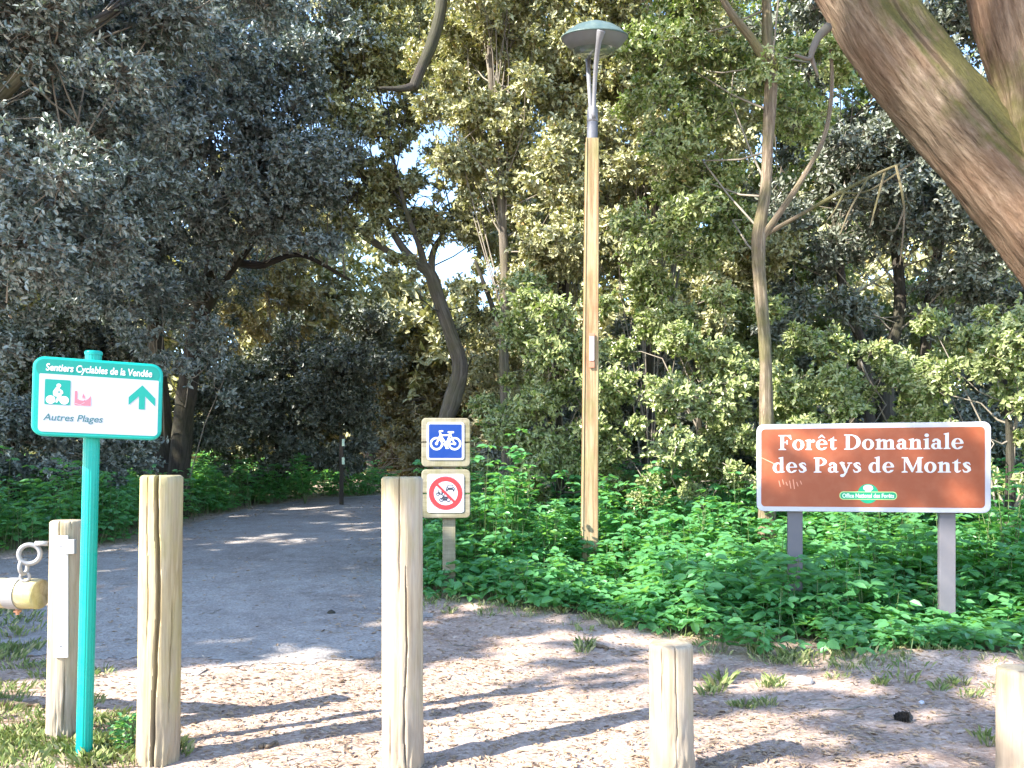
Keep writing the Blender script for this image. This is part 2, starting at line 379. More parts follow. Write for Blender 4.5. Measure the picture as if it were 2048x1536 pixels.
def prisms(name, P, Rr, mat, parent=None, seg=3):
    """many thin tubes at once: P (n,k,3), Rr (n,k)"""
    n, k, _ = P.shape; T = nrm(np.gradient(P, axis=1)); up = np.tile(np.array([.31, .2, .93]), (n, k, 1))
    U = nrm(np.cross(T, up)); W = np.cross(T, U); V = []
    for j in range(seg):
        a = 2 * math.pi * j / seg; V.append(P + (U * math.cos(a) + W * math.sin(a)) * Rr[..., None])
    V = np.stack(V, 2).reshape(-1, 3)
    if parent is not None: V = V - np.array(parent.location)
    b = (np.arange(n) * k * seg)[:, None, None, None] + (np.arange(k - 1) * seg)[None, :, None, None]
    j = np.arange(seg); q = np.stack([j, (j + 1) % seg, (j + 1) % seg + seg, j + seg], 1)[None, None]
    return link(name, mesh_np(name, V, (b + q).reshape(-1, 4), True), mat, parent)
DENS = 2.3
def crown_arrays(lobes, L, per, dens, aspect=.5, flat=.0):
    O = []; A = []; N = []; TW = []; SUB = []
    for (c, r, k) in lobes:
        c = np.array(c, float); r = np.array(r, float); mr = (r[0] * r[2]) ** .5
        area = math.pi * r[0] * r[2]; nsp = int(DENS * dens * k * area / (L * L * aspect * .62 * per)) + 3
        nsub = max(6, int(area * 5.0)); ds = nrm(rng.normal(size=(nsub, 3)))
        sub = c + ds * r * (rng.random((nsub, 1)) ** .45) * .98
        sr = mr * rng.uniform(.11, .30, nsub) / max(1.0, mr) ** .35
        SUB.append((c, sub))
        wts = sr ** 2; idx = rng.choice(nsub, nsp, p=wts / wts.sum())
        off = rng.normal(size=(nsp, 3)) * .62; off[:, 2] *= .75
        pos = sub[idx] + off * sr[idx][:, None]
        d = nrm(nrm((pos - c) / r) * .8 + off * .5 + rng.normal(size=(nsp, 3)) * .35 + [0, 0, .25])
        TW.append((sub[idx], pos, d))
        o = np.repeat(pos, per, 0); dd = np.repeat(d, per, 0); m = len(o)
        ax = nrm(dd * .55 + nrm(rng.normal(size=(m, 3))) * .9)
        O.append(o + dd * rng.uniform(-.9, .5, (m, 1)) * L * .9); A.append(ax)
        N.append(rng.normal(size=(m, 3)) * .58 + dd * .4 + [-.42, -.36, .62])      # blades turn to the open, bright side
    return np.concatenate(O), np.concatenate(A), np.concatenate(N), TW, SUB
def tree(name, label, cat, trunks, lobes, L=.1, leaf='oak', brk='bark_dark', limbs=(), dens=3.0, per=7, group=None, twigs=True, seg=14, stems=.35, twig='twig', aspect=.5, rough=(.10, .07), limbbark=None, boughs=.45, trunkonly=False):
    """trunks / limbs: lists of rows (x, y, z, radius); lobes: (centre, radii, density factor)"""
    base = trunks[0][0][:3]; root = empty(name, base, label, cat, group)
    allp = []
    for nm, paths in (("trunk", trunks), ("limb", limbs)):
        for p in paths:
            q = smooth_path(p, max(12, 7 * len(p)))
            if nm == 'trunk' or not trunkonly: allp.append(q)
            V, Fc, UV = tube_geo(q[:, :3], list(np.maximum(q[:, 3], .006)), seg, True, rough[0], random.random() * 50, rough[1])
            m = bpy.data.meshes.new(nm); m.from_pydata([v - Vector(base) for v in V], [], Fc); m.update()
            m.polygons.foreach_set("use_smooth", [True] * len(m.polygons))
            u = m.uv_layers.new(name="UVMap"); idx = np.zeros(len(m.loops), np.int32); m.loops.foreach_get("vertex_index", idx)
            u.data.foreach_set("uv", np.asarray(UV, np.float32)[idx].ravel())
            link(nm, m, M[limbbark if limbbark and nm == 'limb' else brk], root)
    if not lobes: return root
    O, A, N, TW, SUB = crown_arrays(lobes, L, per, dens, aspect)
    m = len(O); Ls = L * rng.uniform(.65, 1.2, m)
    leaves("crown", O, A, N, Ls, Ls * aspect * rng.uniform(.8, 1.2, m), M[leaf], root)
    AP = np.concatenate(allp)[:, :3]
    P = []; Q = []
    for c, sub in SUB:                               # bough to every leaf cluster
        dist = np.linalg.norm(AP - c, axis=1) + 1.3 * np.maximum(AP[:, 2] - c[2] + .2, 0); near = np.argsort(dist)[:40]
        for e in sub:
            if rng.random() > boughs: continue
            s0 = AP[near[int(len(near) * rng.random() ** 1.5)]]
            midp = (s0 * .35 + c * .35 + e * .3) + rng.normal(size=3) * .12
            P.append([s0, s0 * .6 + midp * .4 + [0, 0, -.05], midp, midp * .45 + e * .55 + rng.normal(size=3) * .06, e]); Q.append([.015, .012, .009, .006, .004])
    if P: prisms("bough", np.array(P), np.array(Q), M[twig], root, 5)["kind"] = "stuff"
    if twigs:
        a = np.concatenate([t[0] for t in TW]); b = np.concatenate([t[1] for t in TW]); d = np.concatenate([t[2] for t in TW])
        sel = rng.random(len(a)) < stems; a, b, d = a[sel], b[sel], d[sel]
        mid = (a + b) / 2 + rng.normal(size=a.shape) * .05
        P = np.stack([a, mid, b, b + d * L * .6], 1); rr = np.tile([.006, .0045, .0035, .002], (len(a), 1))
        prisms("twig", P, rr, M[twig], root, 3)["kind"] = "stuff"
    return root
def pw(rows, d0=None):                               # surveyed rows (px, py, depth, width in px) -> path rows
    out = []
    for (px, py, d, wd) in rows:
        x, y, z = at(px, py, d); out.append((x, y, z, wd / 2 / F * d))
    return out
def lob(px, py, d, rx, ry, rd, k=1.0):
    return (at(px, py, d), (rx / F * d, rd, ry / F * d), k)
def foot(px, d, wd, sink=.1):                        # first row of a trunk, on the ground
    x = (px - CX) / F * d; return (x, d, gz(x, d) - sink, wd / 2 / F * d)

# ------------------------------------------------------------------ forest
# left side, in shade
tree("holm_oak", "shade tinted holm oak spreading over the left edge above the turquoise sign", "tree",
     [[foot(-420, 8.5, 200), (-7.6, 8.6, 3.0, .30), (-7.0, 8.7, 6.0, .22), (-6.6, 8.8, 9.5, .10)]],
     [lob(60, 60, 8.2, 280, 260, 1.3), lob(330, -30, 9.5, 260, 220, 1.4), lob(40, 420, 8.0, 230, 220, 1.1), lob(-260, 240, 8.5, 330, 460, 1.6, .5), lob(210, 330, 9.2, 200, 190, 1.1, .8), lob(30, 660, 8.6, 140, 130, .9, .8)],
     L=.062, leaf='oakshade', brk='bark_grey', limbs=[pw([(-330, 700, 8.5, 60), (-120, 560, 8.4, 36), (60, 430, 8.2, 22), (200, 330, 9.0, 10)]), pw([(-330, 400, 8.6, 60), (-60, 240, 8.4, 36), (100, 100, 8.2, 22), (300, -20, 9.2, 10)])], dens=2.6, stems=.5)
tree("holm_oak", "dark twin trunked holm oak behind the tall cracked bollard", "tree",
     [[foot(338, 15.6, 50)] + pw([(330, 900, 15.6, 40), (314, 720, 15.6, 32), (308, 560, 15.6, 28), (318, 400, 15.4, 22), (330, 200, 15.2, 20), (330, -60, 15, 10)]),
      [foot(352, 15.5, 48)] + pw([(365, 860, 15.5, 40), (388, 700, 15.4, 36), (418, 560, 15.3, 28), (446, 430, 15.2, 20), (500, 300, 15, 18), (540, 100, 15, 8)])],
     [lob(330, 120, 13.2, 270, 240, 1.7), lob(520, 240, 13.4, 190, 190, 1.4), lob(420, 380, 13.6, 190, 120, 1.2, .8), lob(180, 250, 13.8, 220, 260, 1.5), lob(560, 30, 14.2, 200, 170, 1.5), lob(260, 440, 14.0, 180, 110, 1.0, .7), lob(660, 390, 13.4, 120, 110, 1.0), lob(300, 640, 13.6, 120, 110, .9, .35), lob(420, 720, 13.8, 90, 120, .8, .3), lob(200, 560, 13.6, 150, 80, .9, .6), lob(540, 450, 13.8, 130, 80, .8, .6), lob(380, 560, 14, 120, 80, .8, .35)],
     L=.085, leaf='oakshade', limbs=[pw([(446, 520, 15.3, 18), (520, 530, 15, 14), (600, 510, 14.8, 10), (700, 560, 14.6, 6)]), pw([(400, 640, 15.4, 20), (450, 560, 15, 14), (520, 470, 14.6, 8)])], dens=2.7)
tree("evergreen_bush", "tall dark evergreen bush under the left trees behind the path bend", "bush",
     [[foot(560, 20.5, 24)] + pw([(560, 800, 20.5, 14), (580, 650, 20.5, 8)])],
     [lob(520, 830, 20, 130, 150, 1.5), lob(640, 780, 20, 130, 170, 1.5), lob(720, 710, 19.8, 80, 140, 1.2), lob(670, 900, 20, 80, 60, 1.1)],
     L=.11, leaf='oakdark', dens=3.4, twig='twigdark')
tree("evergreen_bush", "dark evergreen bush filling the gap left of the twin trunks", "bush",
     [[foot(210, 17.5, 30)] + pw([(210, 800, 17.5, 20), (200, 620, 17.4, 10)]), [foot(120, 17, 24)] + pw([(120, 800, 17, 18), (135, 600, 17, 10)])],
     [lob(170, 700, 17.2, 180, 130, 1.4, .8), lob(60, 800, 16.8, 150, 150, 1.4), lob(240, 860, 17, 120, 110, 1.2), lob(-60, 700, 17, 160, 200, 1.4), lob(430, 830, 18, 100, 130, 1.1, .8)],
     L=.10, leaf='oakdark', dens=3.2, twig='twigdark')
tree("evergreen_bush", "low shade tinted bush behind the left edge of the cycle sign", "bush",
     [[foot(30, 13.6, 24)] + pw([(30, 900, 13.6, 14), (40, 800, 13.6, 8)])],
     [lob(40, 900, 13.4, 130, 110, 1.0), lob(-90, 850, 13.2, 150, 150, 1.2), lob(190, 900, 13.8, 120, 80, .9, .8)],
     L=.085, leaf='oakshade', dens=3.0)
tree("holm_oak", "slim dark tree standing deep in the left wood", "tree",
     [[foot(240, 21, 26)] + pw([(235, 800, 21, 22), (205, 560, 21, 18), (215, 300, 21, 12), (230, 60, 21, 6)])],
     [lob(200, 320, 20, 190, 200, 1.8, .9), lob(40, 200, 20.5, 210, 260, 2.0), lob(380, 560, 21.5, 140, 120, 1.4, .7)], L=.14, leaf='oakdark', dens=2.6, twig='twigdark')
# middle, in sun
tree("holm_oak", "curved dark trunk tree forking against the sky behind the bicycle sign", "tree",
     [[foot(892, 15, 60)] + pw([(888, 870, 15, 34), (905, 800, 15, 36), (920, 735, 15, 34), (902, 670, 15, 28), (878, 600, 15, 26), (858, 545, 15, 26), (826, 520, 15, 20), (796, 482, 15, 15), (752, 400, 15, 11), (700, 280, 15, 11), (690, 60, 15, 6)])],
     [lob(690, 130, 15, 160, 130, 1.5), lob(640, 270, 14.6, 130, 110, 1.3), lob(790, 40, 15.6, 130, 110, 1.4), lob(740, 330, 15, 100, 80, 1.0, .9), lob(850, 380, 15.2, 100, 65, 1.0, .9), lob(700, 460, 14.8, 90, 70, .9, .7), lob(640, -80, 15.5, 200, 110, 1.5), lob(960, 640, 15.4, 90, 60, .8, .7), lob(800, 240, 15.4, 70, 120, .8, .5), lob(880, 470, 15, 90, 80, .7, .5), lob(960, 440, 15.2, 80, 100, .7, .6), lob(790, 540, 14.6, 60, 60, .6, .45), lob(560, 350, 15.6, 80, 70, .8), lob(800, 400, 15.3, 70, 70, .7, .5), lob(920, 320, 15.2, 90, 80, .9)],
     L=.095, leaf='oak', brk='bark_grey', limbs=[pw([(850, 540, 15, 18), (838, 490, 14.9, 13), (812, 420, 14.8, 9), (790, 330, 14.8, 7)]), pw([(862, 548, 15, 18), (868, 500, 15.1, 12), (905, 440, 15.2, 7)]), pw([(826, 520, 15, 20), (780, 505, 14.9, 14), (700, 440, 14.8, 9), (620, 330, 14.6, 5)])], dens=2.6, twig='twigdark')
tree("holm_oak", "tall sunlit pale leaved tree with slender trunk left of the lamp post", "tree",
     [[foot(1014, 13, 30)] + pw([(1013, 880, 13, 22), (1008, 700, 13, 20), (1010, 560, 13, 18), (1005, 450, 13, 18), (1000, 350, 13, 16), (985, 200, 13, 14), (975, 0, 13, 11), (960, -300, 13, 8)])],
     [lob(1010, 60, 13, 180, 140, 1.5), lob(1090, 210, 12.8, 140, 130, 1.3), lob(950, 250, 13, 110, 120, 1.2), lob(1080, 380, 12.8, 120, 120, 1.2), lob(1120, 520, 12.6, 110, 110, 1.1), lob(930, 120, 13.4, 130, 120, 1.2), lob(1180, 80, 13, 130, 130, 1.3), lob(1010, -120, 13, 260, 110, 1.6), lob(945, 350, 13, 60, 60, .8, .7), lob(960, 570, 13, 80, 50, .7, .7)],
     L=.085, leaf='oak', brk='bark_grey', limbbark='bark_dark', trunkonly=True, boughs=.3, limbs=[pw([(970, -200, 13, 34), (885, -90, 12.2, 28), (882, 10, 12, 22), (868, 75, 12, 25), (845, 130, 12, 21), (826, 178, 12, 19)]), pw([(830, 172, 12, 18), (800, 178, 11.9, 12), (760, 176, 11.8, 5)]), pw([(1008, 680, 13, 14), (980, 600, 13, 10), (950, 520, 13, 6)])], dens=2.9)
tree("laurel_bush", "broad sunlit bush around the foot of the lamp post, pale speckled leaves", "bush",
     [[foot(1120, 11.2, 24)] + pw([(1120, 900, 11.2, 14), (1110, 700, 11.2, 8)])],
     [lob(1110, 660, 11.2, 130, 110, 1.0), lob(1090, 820, 11.2, 130, 110, 1.0), lob(1200, 760, 11.0, 120, 120, 1.0), lob(1010, 800, 11.6, 70, 110, .8, .8), lob(1230, 900, 10.6, 120, 90, .9), lob(1100, 930, 10.9, 110, 60, .8), lob(1040, 965, 11.6, 120, 50, .8), lob(1230, 965, 11.2, 120, 45, .8)],
     L=.072, leaf='laurel', dens=2.7)
tree("laurel_bush", "sunlit leafy bush left of the brown sign with glossy pale leaves", "bush",
     [[foot(1400, 10.8, 24)] + pw([(1400, 900, 10.8, 14), (1390, 720, 10.8, 8)])],
     [lob(1330, 640, 10.9, 120, 110, 1.0), lob(1380, 780, 10.6, 140, 110, 1.0), lob(1460, 680, 10.8, 100, 110, 1.0), lob(1330, 900, 10.3, 120, 90, .9), lob(1480, 850, 10.3, 110, 100, .9), lob(1460, 960, 10, 120, 60, .8), lob(1350, 975, 10.6, 110, 45, .7)],
     L=.068, leaf='laurel', dens=2.7)
tree("laurel_bush", "leafy bush rising right behind the brown sign panel", "bush",
     [[foot(1700, 10.6, 24)] + pw([(1700, 900, 10.6, 14), (1720, 720, 10.6, 8)])],
     [lob(1600, 760, 10.4, 110, 110, 1.0), lob(1720, 800, 10.2, 120, 100, 1.0), lob(1700, 680, 10.6, 110, 70, .9, .8), lob(1840, 740, 10, 110, 110, 1.0), lob(1800, 860, 9.8, 120, 70, .8), lob(1620, 880, 10, 100, 70, .8), lob(1600, 970, 10.4, 110, 60, .8), lob(1780, 970, 10.2, 130, 60, .8)],
     L=.072, leaf='laurel', dens=2.6)
tree("laurel_bush", "green bush at the right edge beside the brown sign", "bush",
     [[foot(2020, 8.8, 24)] + pw([(2020, 900, 8.8, 16), (2010, 760, 8.8, 8)])],
     [lob(1990, 800, 8.8, 110, 120, .9), lob(2090, 700, 8.8, 130, 150, 1.0), lob(2030, 920, 8.6, 90, 80, .7), lob(1930, 680, 9.2, 80, 80, .8, .8)],
     L=.066, leaf='laurel', dens=2.5)
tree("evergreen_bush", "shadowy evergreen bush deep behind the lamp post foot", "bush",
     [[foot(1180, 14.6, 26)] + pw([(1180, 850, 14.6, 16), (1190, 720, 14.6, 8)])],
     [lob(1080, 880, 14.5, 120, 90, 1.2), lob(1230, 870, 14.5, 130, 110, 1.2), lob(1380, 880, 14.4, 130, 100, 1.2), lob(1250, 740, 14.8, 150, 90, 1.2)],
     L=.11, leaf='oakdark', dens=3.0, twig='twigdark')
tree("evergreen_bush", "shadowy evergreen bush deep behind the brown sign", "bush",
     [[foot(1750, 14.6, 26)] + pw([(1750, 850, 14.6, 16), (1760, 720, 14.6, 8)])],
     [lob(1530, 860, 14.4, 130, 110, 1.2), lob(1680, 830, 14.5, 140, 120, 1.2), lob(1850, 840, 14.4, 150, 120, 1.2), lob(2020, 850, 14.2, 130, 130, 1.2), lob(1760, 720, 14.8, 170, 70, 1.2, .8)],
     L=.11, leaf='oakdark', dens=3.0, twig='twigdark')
# right side
tree("holm_oak", "slender pale trunk tree rising behind the brown sign, with a bare fan of dead twigs", "tree",
     [[foot(1536, 9.4, 44)] + pw([(1533, 860, 9.4, 28), (1531, 700, 9.4, 25), (1521, 580, 9.4, 24), (1517, 480, 9.4, 27), (1531, 380, 9.4, 22), (1536, 280, 9.4, 22), (1542, 150, 9.4, 26), (1534, 60, 9.4, 20), (1532, -120, 9.4, 16), (1530, -420, 9.4, 8)])],
     [lob(1400, 120, 9.8, 170, 130, 1.1), lob(1340, 300, 10.2, 130, 130, 1.0), lob(1420, 430, 10.4, 120, 130, 1.0), lob(1630, 160, 10.2, 120, 150, 1.1, .9), lob(1520, -60, 9.6, 250, 90, 1.2), lob(1330, 520, 10.4, 110, 110, .9), lob(1300, 140, 10.4, 110, 130, 1.0)],
     L=.068, leaf='laurel', brk='bark_light', trunkonly=True, boughs=.12,
     limbs=[pw([(1522, 478, 9.4, 16), (1560, 425, 9.3, 13), (1612, 345, 9.2, 11), (1650, 268, 9.2, 9), (1664, 170, 9.2, 8), (1660, 80, 9.2, 6)]), pw([(1545, 140, 9.4, 24), (1505, 80, 9.3, 18), (1455, 15, 9.2, 14), (1420, -60, 9.2, 8)]),
            pw([(1530, 470, 9.4, 10), (1600, 430, 9.2, 8), (1690, 380, 9, 7), (1760, 345, 8.9, 6), (1800, 328, 8.8, 4)]), pw([(1690, 382, 9, 5), (1670, 420, 8.9, 3), (1655, 440, 8.9, 2)]), pw([(1735, 357, 8.9, 5), (1700, 420, 8.8, 4), (1680, 470, 8.8, 3)]),
            pw([(1770, 342, 8.9, 5), (1752, 410, 8.8, 4), (1740, 455, 8.8, 2)]), pw([(1792, 332, 8.8, 5), (1805, 390, 8.7, 5), (1808, 440, 8.7, 4), (1800, 530, 8.7, 2)]), pw([(1808, 420, 8.7, 4), (1790, 460, 8.7, 3), (1765, 458, 8.7, 2)]), pw([(1680, 386, 9, 4), (1740, 380, 8.9, 4), (1830, 322, 8.8, 3)]), pw([(1640, 405, 9.1, 4), (1710, 395, 9, 3), (1745, 400, 8.9, 2)])], dens=2.5)
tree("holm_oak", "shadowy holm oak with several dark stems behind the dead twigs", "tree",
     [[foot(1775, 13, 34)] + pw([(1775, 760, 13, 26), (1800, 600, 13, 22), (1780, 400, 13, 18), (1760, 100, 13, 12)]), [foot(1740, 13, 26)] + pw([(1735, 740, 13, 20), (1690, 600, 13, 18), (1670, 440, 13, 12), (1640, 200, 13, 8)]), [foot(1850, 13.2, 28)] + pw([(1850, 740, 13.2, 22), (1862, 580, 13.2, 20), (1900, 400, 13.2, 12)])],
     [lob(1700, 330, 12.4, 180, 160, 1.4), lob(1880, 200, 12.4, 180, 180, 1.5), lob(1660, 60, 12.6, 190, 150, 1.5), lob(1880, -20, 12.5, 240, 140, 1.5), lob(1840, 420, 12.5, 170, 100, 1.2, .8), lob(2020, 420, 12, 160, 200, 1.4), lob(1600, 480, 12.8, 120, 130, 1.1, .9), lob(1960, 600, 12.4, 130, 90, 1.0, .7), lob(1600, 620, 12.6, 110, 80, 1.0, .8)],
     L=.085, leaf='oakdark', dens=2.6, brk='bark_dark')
tree("holm_oak", "leafy tree filling the wood between lamp post and pale slender trunk", "tree",
     [[foot(1300, 13.4, 30)] + pw([(1300, 800, 13.4, 20), (1310, 500, 13.4, 16), (1320, 200, 13.4, 10)])],
     [lob(1290, 60, 13.2, 170, 150, 1.5), lob(1260, 280, 13, 140, 140, 1.3), lob(1260, 470, 12.8, 120, 120, 1.2), lob(1420, 260, 13.2, 140, 150, 1.3), lob(1460, 560, 12.6, 120, 100, 1.1), lob(1460, 60, 13.4, 160, 130, 1.4), lob(1350, -120, 13.2, 260, 100, 1.5)],
     L=.085, leaf='oak', dens=2.6)
tree("holm_oak", "broad leafy tree closing the wood behind the slender sunlit tree", "tree",
     [[foot(1120, 18, 34)] + pw([(1120, 800, 18, 26), (1130, 400, 18, 20), (1120, 0, 18, 12)])],
     [lob(1120, 120, 18, 220, 200, 1.8), lob(960, 60, 18.5, 160, 200, 1.6), lob(1180, 420, 18, 170, 180, 1.6), lob(1060, 520, 18, 110, 130, 1.4), lob(1120, 720, 17.5, 140, 150, 1.5), lob(980, 700, 18.5, 90, 110, 1.2, .8), lob(780, 60, 19, 180, 130, 1.7)],
     L=.12, leaf='oak', dens=2.6)
tree("holm_oak", "broad leafy tree closing the wood behind the brown sign", "tree",
     [[foot(1560, 16.5, 34)] + pw([(1560, 800, 16.5, 26), (1570, 400, 16.5, 20), (1560, 0, 16.5, 12)])],
     [lob(1560, 120, 16.5, 230, 200, 1.8), lob(1560, 420, 16.5, 200, 170, 1.6), lob(1600, 690, 16, 170, 130, 1.4), lob(1860, 640, 16, 170, 130, 1.4), lob(1400, 640, 16.5, 150, 150, 1.4), lob(1800, 300, 16.8, 170, 170, 1.5)],
     L=.115, leaf='laurel', dens=2.6)
# big leaning tree at the right edge
T = 5.4
o = tree("leaning_tree", "massive leaning double trunk with fibrous mossy bark at the top right corner", "tree",
     [[(4.95, T + .2, gz(4.95, T) - .2, .48), (4.7, T + .1, .9, .42)] + pw([(2310, 760, T, 300), (2185, 560, T, 215), (2085, 441, T, 185), (1990, 333, T, 168), (1900, 234, T, 158), (1785, 90, T, 152), (1729, 0, T, 150), (1650, -140, T + .1, 145), (1520, -420, T + .4, 120), (1350, -800, T + .8, 70)])],
     [((1.2, 6.6, 8.3), (1.5, 1.3, .8), .8), ((4.6, 6.4, 9.0), (1.9, 1.6, 1.0), .7)],
     L=.11, leaf='oak', brk='bark_big', seg=90,
     limbs=[[tuple(at(2240, 700, T - .02)) + (.40,)] + pw([(2165, 540, T - .12, 170), (2116, 400, T - .16, 150), (2090, 312, T - .18, 138), (2060, 156, T - .18, 134), (2014, 0, T - .18, 132), (1985, -200, T - .2, 125), (1970, -520, T, 110), (1950, -800, T + .3, 70)])], rough=(.05, .085), dens=1.6)
for (a, b) in (([(1655, 55, T - .1, 20), (1636, 75, T - .15, 16), (1625, 100, T - .2, 14), (1618, 118, T - .22, 9), (1590, 110, T - .3, 5)], 0), ([(1622, 112, T - .2, 10), (1630, 135, T - .2, 7), (1636, 152, T - .2, 4)], 0)):
    q = smooth_path(pw(a), 16); m_ = MB(); V, Fc, _ = tube_geo(q[:, :3] - np.array(o.location), list(q[:, 3]), 8); m_.add(V, Fc, True); m_.build("snag", M['bark_grey'], o)
# farther sunlit growth seen through the gap, and the wood beyond
tree("young_tree", "small bright yellow green tree in the sunny gap behind the bicycle sign", "tree",
     [[foot(735, 27, 26)] + pw([(745, 930, 27, 22), (730, 860, 27, 20), (760, 700, 27, 10)])],
     [lob(840, 750, 27, 70, 70, 1.5), lob(960, 760, 26, 110, 90, 1.6), lob(830, 880, 26, 70, 70, 1.3), lob(960, 900, 25, 110, 70, 1.4), lob(780, 850, 27, 60, 90, .9, .9), lob(760, 740, 27, 60, 80, 1.2), lob(860, 640, 27, 80, 70, 1.2)],
     L=.17, leaf='gold', dens=2.6, brk='bark_grey')
tree("young_tree", "sunlit yellow green tree glimpsed behind the twin dark trunks", "tree",
     [[foot(560, 25, 22)] + pw([(560, 800, 25, 20), (570, 600, 25, 16), (560, 420, 25, 8)])],
     [lob(520, 540, 25, 100, 80, 1.6), lob(620, 600, 25, 80, 80, 1.5), lob(560, 440, 25, 110, 70, 1.6), lob(470, 640, 25, 90, 70, 1.4)],
     L=.16, leaf='gold', dens=2.4, brk='bark_grey')
O = []; A = []; N = []; Ls = []
lobes = []
for i in range(190):
    a = rng.uniform(-1, 1); d = rng.uniform(26, 38); x = a * .78 * d; z = rng.uniform(.5, 13)
    ppx, ppz = CX + x / d * F, HY - (z - H) / d * F
    if 690 < ppx < 1000 and 100 < ppz < 640: continue
    lobes.append(((x, d, z), (2.6, 2.2, 1.9), 1.0))
for x in np.arange(-26, 27, 2.4):
    lobes.append(((x, 33 + rng.uniform(-2, 2), 1.9), (2.2, 1.8, 1.9), 1.5))
O, A, N, TW, SUB = crown_arrays(lobes, .30, 7, 2.2)
Ls = .30 * rng.uniform(.6, 1.2, len(O))
tag(leaves("distant_wood", O, A, N, Ls, Ls * .45, M['oak']), kind="stuff")

# trees standing left of and behind the camera: their shade falls on the path and the left wood
def s_u(s, u): return (.85 * s - .53 * u, .53 * s + .85 * u)
def shade_tree(name, label, s, u, lobs, dens, L=.2):
    """lobs: (u, q, r): q is the height at which the lobe's shadow line passes s = 0"""
    x, y = s_u(s, u); g = gz(x, y); lo = []
    for (lu, q, r) in lobs:
        ds = rng.uniform(-.9, .9); xx, yy = s_u(s + ds, lu); lo.append(((xx, yy, q - .78 * (s + ds)), (r, r, r * .85), 1.0))
    zs = [l[0][2] for l in lo]
    tree(name, label, "tree", [[(x, y, g - .2, .26), (x + .1, y, min(zs), .22), (x, y + .1, max(zs), .06)]], lo, L=L, leaf='oak', dens=dens, twigs=False, seg=10, boughs=.10)
def filled(u0, u1, q0, q1, st, r):
    return [(uu + rng.normal() * .25, q + rng.normal() * .25, r * rng.uniform(.8, 1.2)) for uu in np.arange(u0, u1, st) for q in np.arange(q0, q1, st)]
shade_tree("oak_tree", "leafy oak left of the path entrance", -8, 7.4, [(7.2, .3, .8), (8.2, .2, .9), (6.3, 1.6, .9), (5.7, 2.6, .6), (7.4, 1.8, 1.1), (8.6, 1.6, 1.1), (7.0, 3.2, .8), (8.3, 3.1, 1.1), (5.2, 2.0, .35), (9, 3.9, .8), (6.9, .9, .9), (7.8, 1.0, 1.0), (9.2, .6, .9), (9.3, 2.0, 1.0), (6.4, .2, .5), (7.9, 2.6, 1.0), (6.0, 2.2, .7), (7.5, .4, .9), (8.8, 1.0, .9), (6.6, 1.4, .7), (8.0, 1.4, .9), (9.2, 1.6, .9), (9.7, 2.8, .8), (8.8, 2.7, .8), (10.3, 3.3, .8), (7.2, 1.2, .8), (6.3, .9, .6), (7.0, 2.4, .8)], 4.0, .16)
shade_tree("oak_tree", "broad tall oak beside the left wood", -8, 10.8, filled(10.6, 12.7, -.5, 8.2, 1.1, 1.1) + [(10, 1, .9), (9.9, 2.4, .9), (9.8, 3.6, .8)], 2.1)
shade_tree("oak_tree", "second broad tall oak farther along the left wood", -8, 14.4, filled(12.6, 16.2, -.2, 10.6, 1.2, 1.2), 2.1)
shade_tree("oak_tree", "tall oak at the far end of the left wood", -8, 18.2, filled(16.4, 20.5, 0, 11, 1.4, 1.3), 1.2)
pq = []
while len(pq) < 60:
    uu, q = rng.uniform(-.5, 8.5), rng.uniform(2.9, 14)
    if uu > 3.2 and q < 3.6 or uu > 6 and 4.3 < q < 9.5: continue
    if rng.random() < .45 and uu > 4.5 or 1.7 < uu < 4.2 and 6.4 < q < 10.6: continue
    pq.append((uu, q, rng.uniform(.3, .75)))
ps = [(uu + rng.normal() * .1, q + rng.normal() * .1, rng.uniform(.3, .5)) for uu in np.arange(2.2, 6.7, .55) for q in (2.95, 3.6)] + [(uu, 4.25 + rng.normal() * .1, rng.uniform(.25, .4)) for uu in np.arange(2.4, 4.9, .7)]
ps += [(uu + rng.normal() * .1, q + rng.normal() * .1, rng.uniform(.28, .45)) for uu in np.arange(2.5, 5.3, .75) for q in (4.6, 5.1)]
ps += [(rng.uniform(2.1, 3.7), rng.uniform(7.0, 9.8), rng.uniform(.16, .34)) for k in range(19)]
ps += [(rng.uniform(3.3, 4.5), rng.uniform(5.4, 6.5), rng.uniform(.12, .24)) for k in range(6)]
ps += [(rng.uniform(4.4, 6.7), rng.uniform(8.5, 14), rng.uniform(.25, .6)) for k in range(20)]
shade_tree("pine_tree", "low limbed pine behind the viewer", -6.5, -4.2, ps, 1.5, .14)
pq += [(4.25, 2.2, .12), (4.55, 2.45, .14), (3.9, 2.35, .1), (1.9, 2.7, .3)]
pq += [(rng.uniform(6.2, 8.6), rng.uniform(9.6, 13), rng.uniform(.4, .7)) for i in range(16)]
shade_tree("pine_tree", "open crowned pine behind the viewer", -7, -3.0, pq, .8, .12)

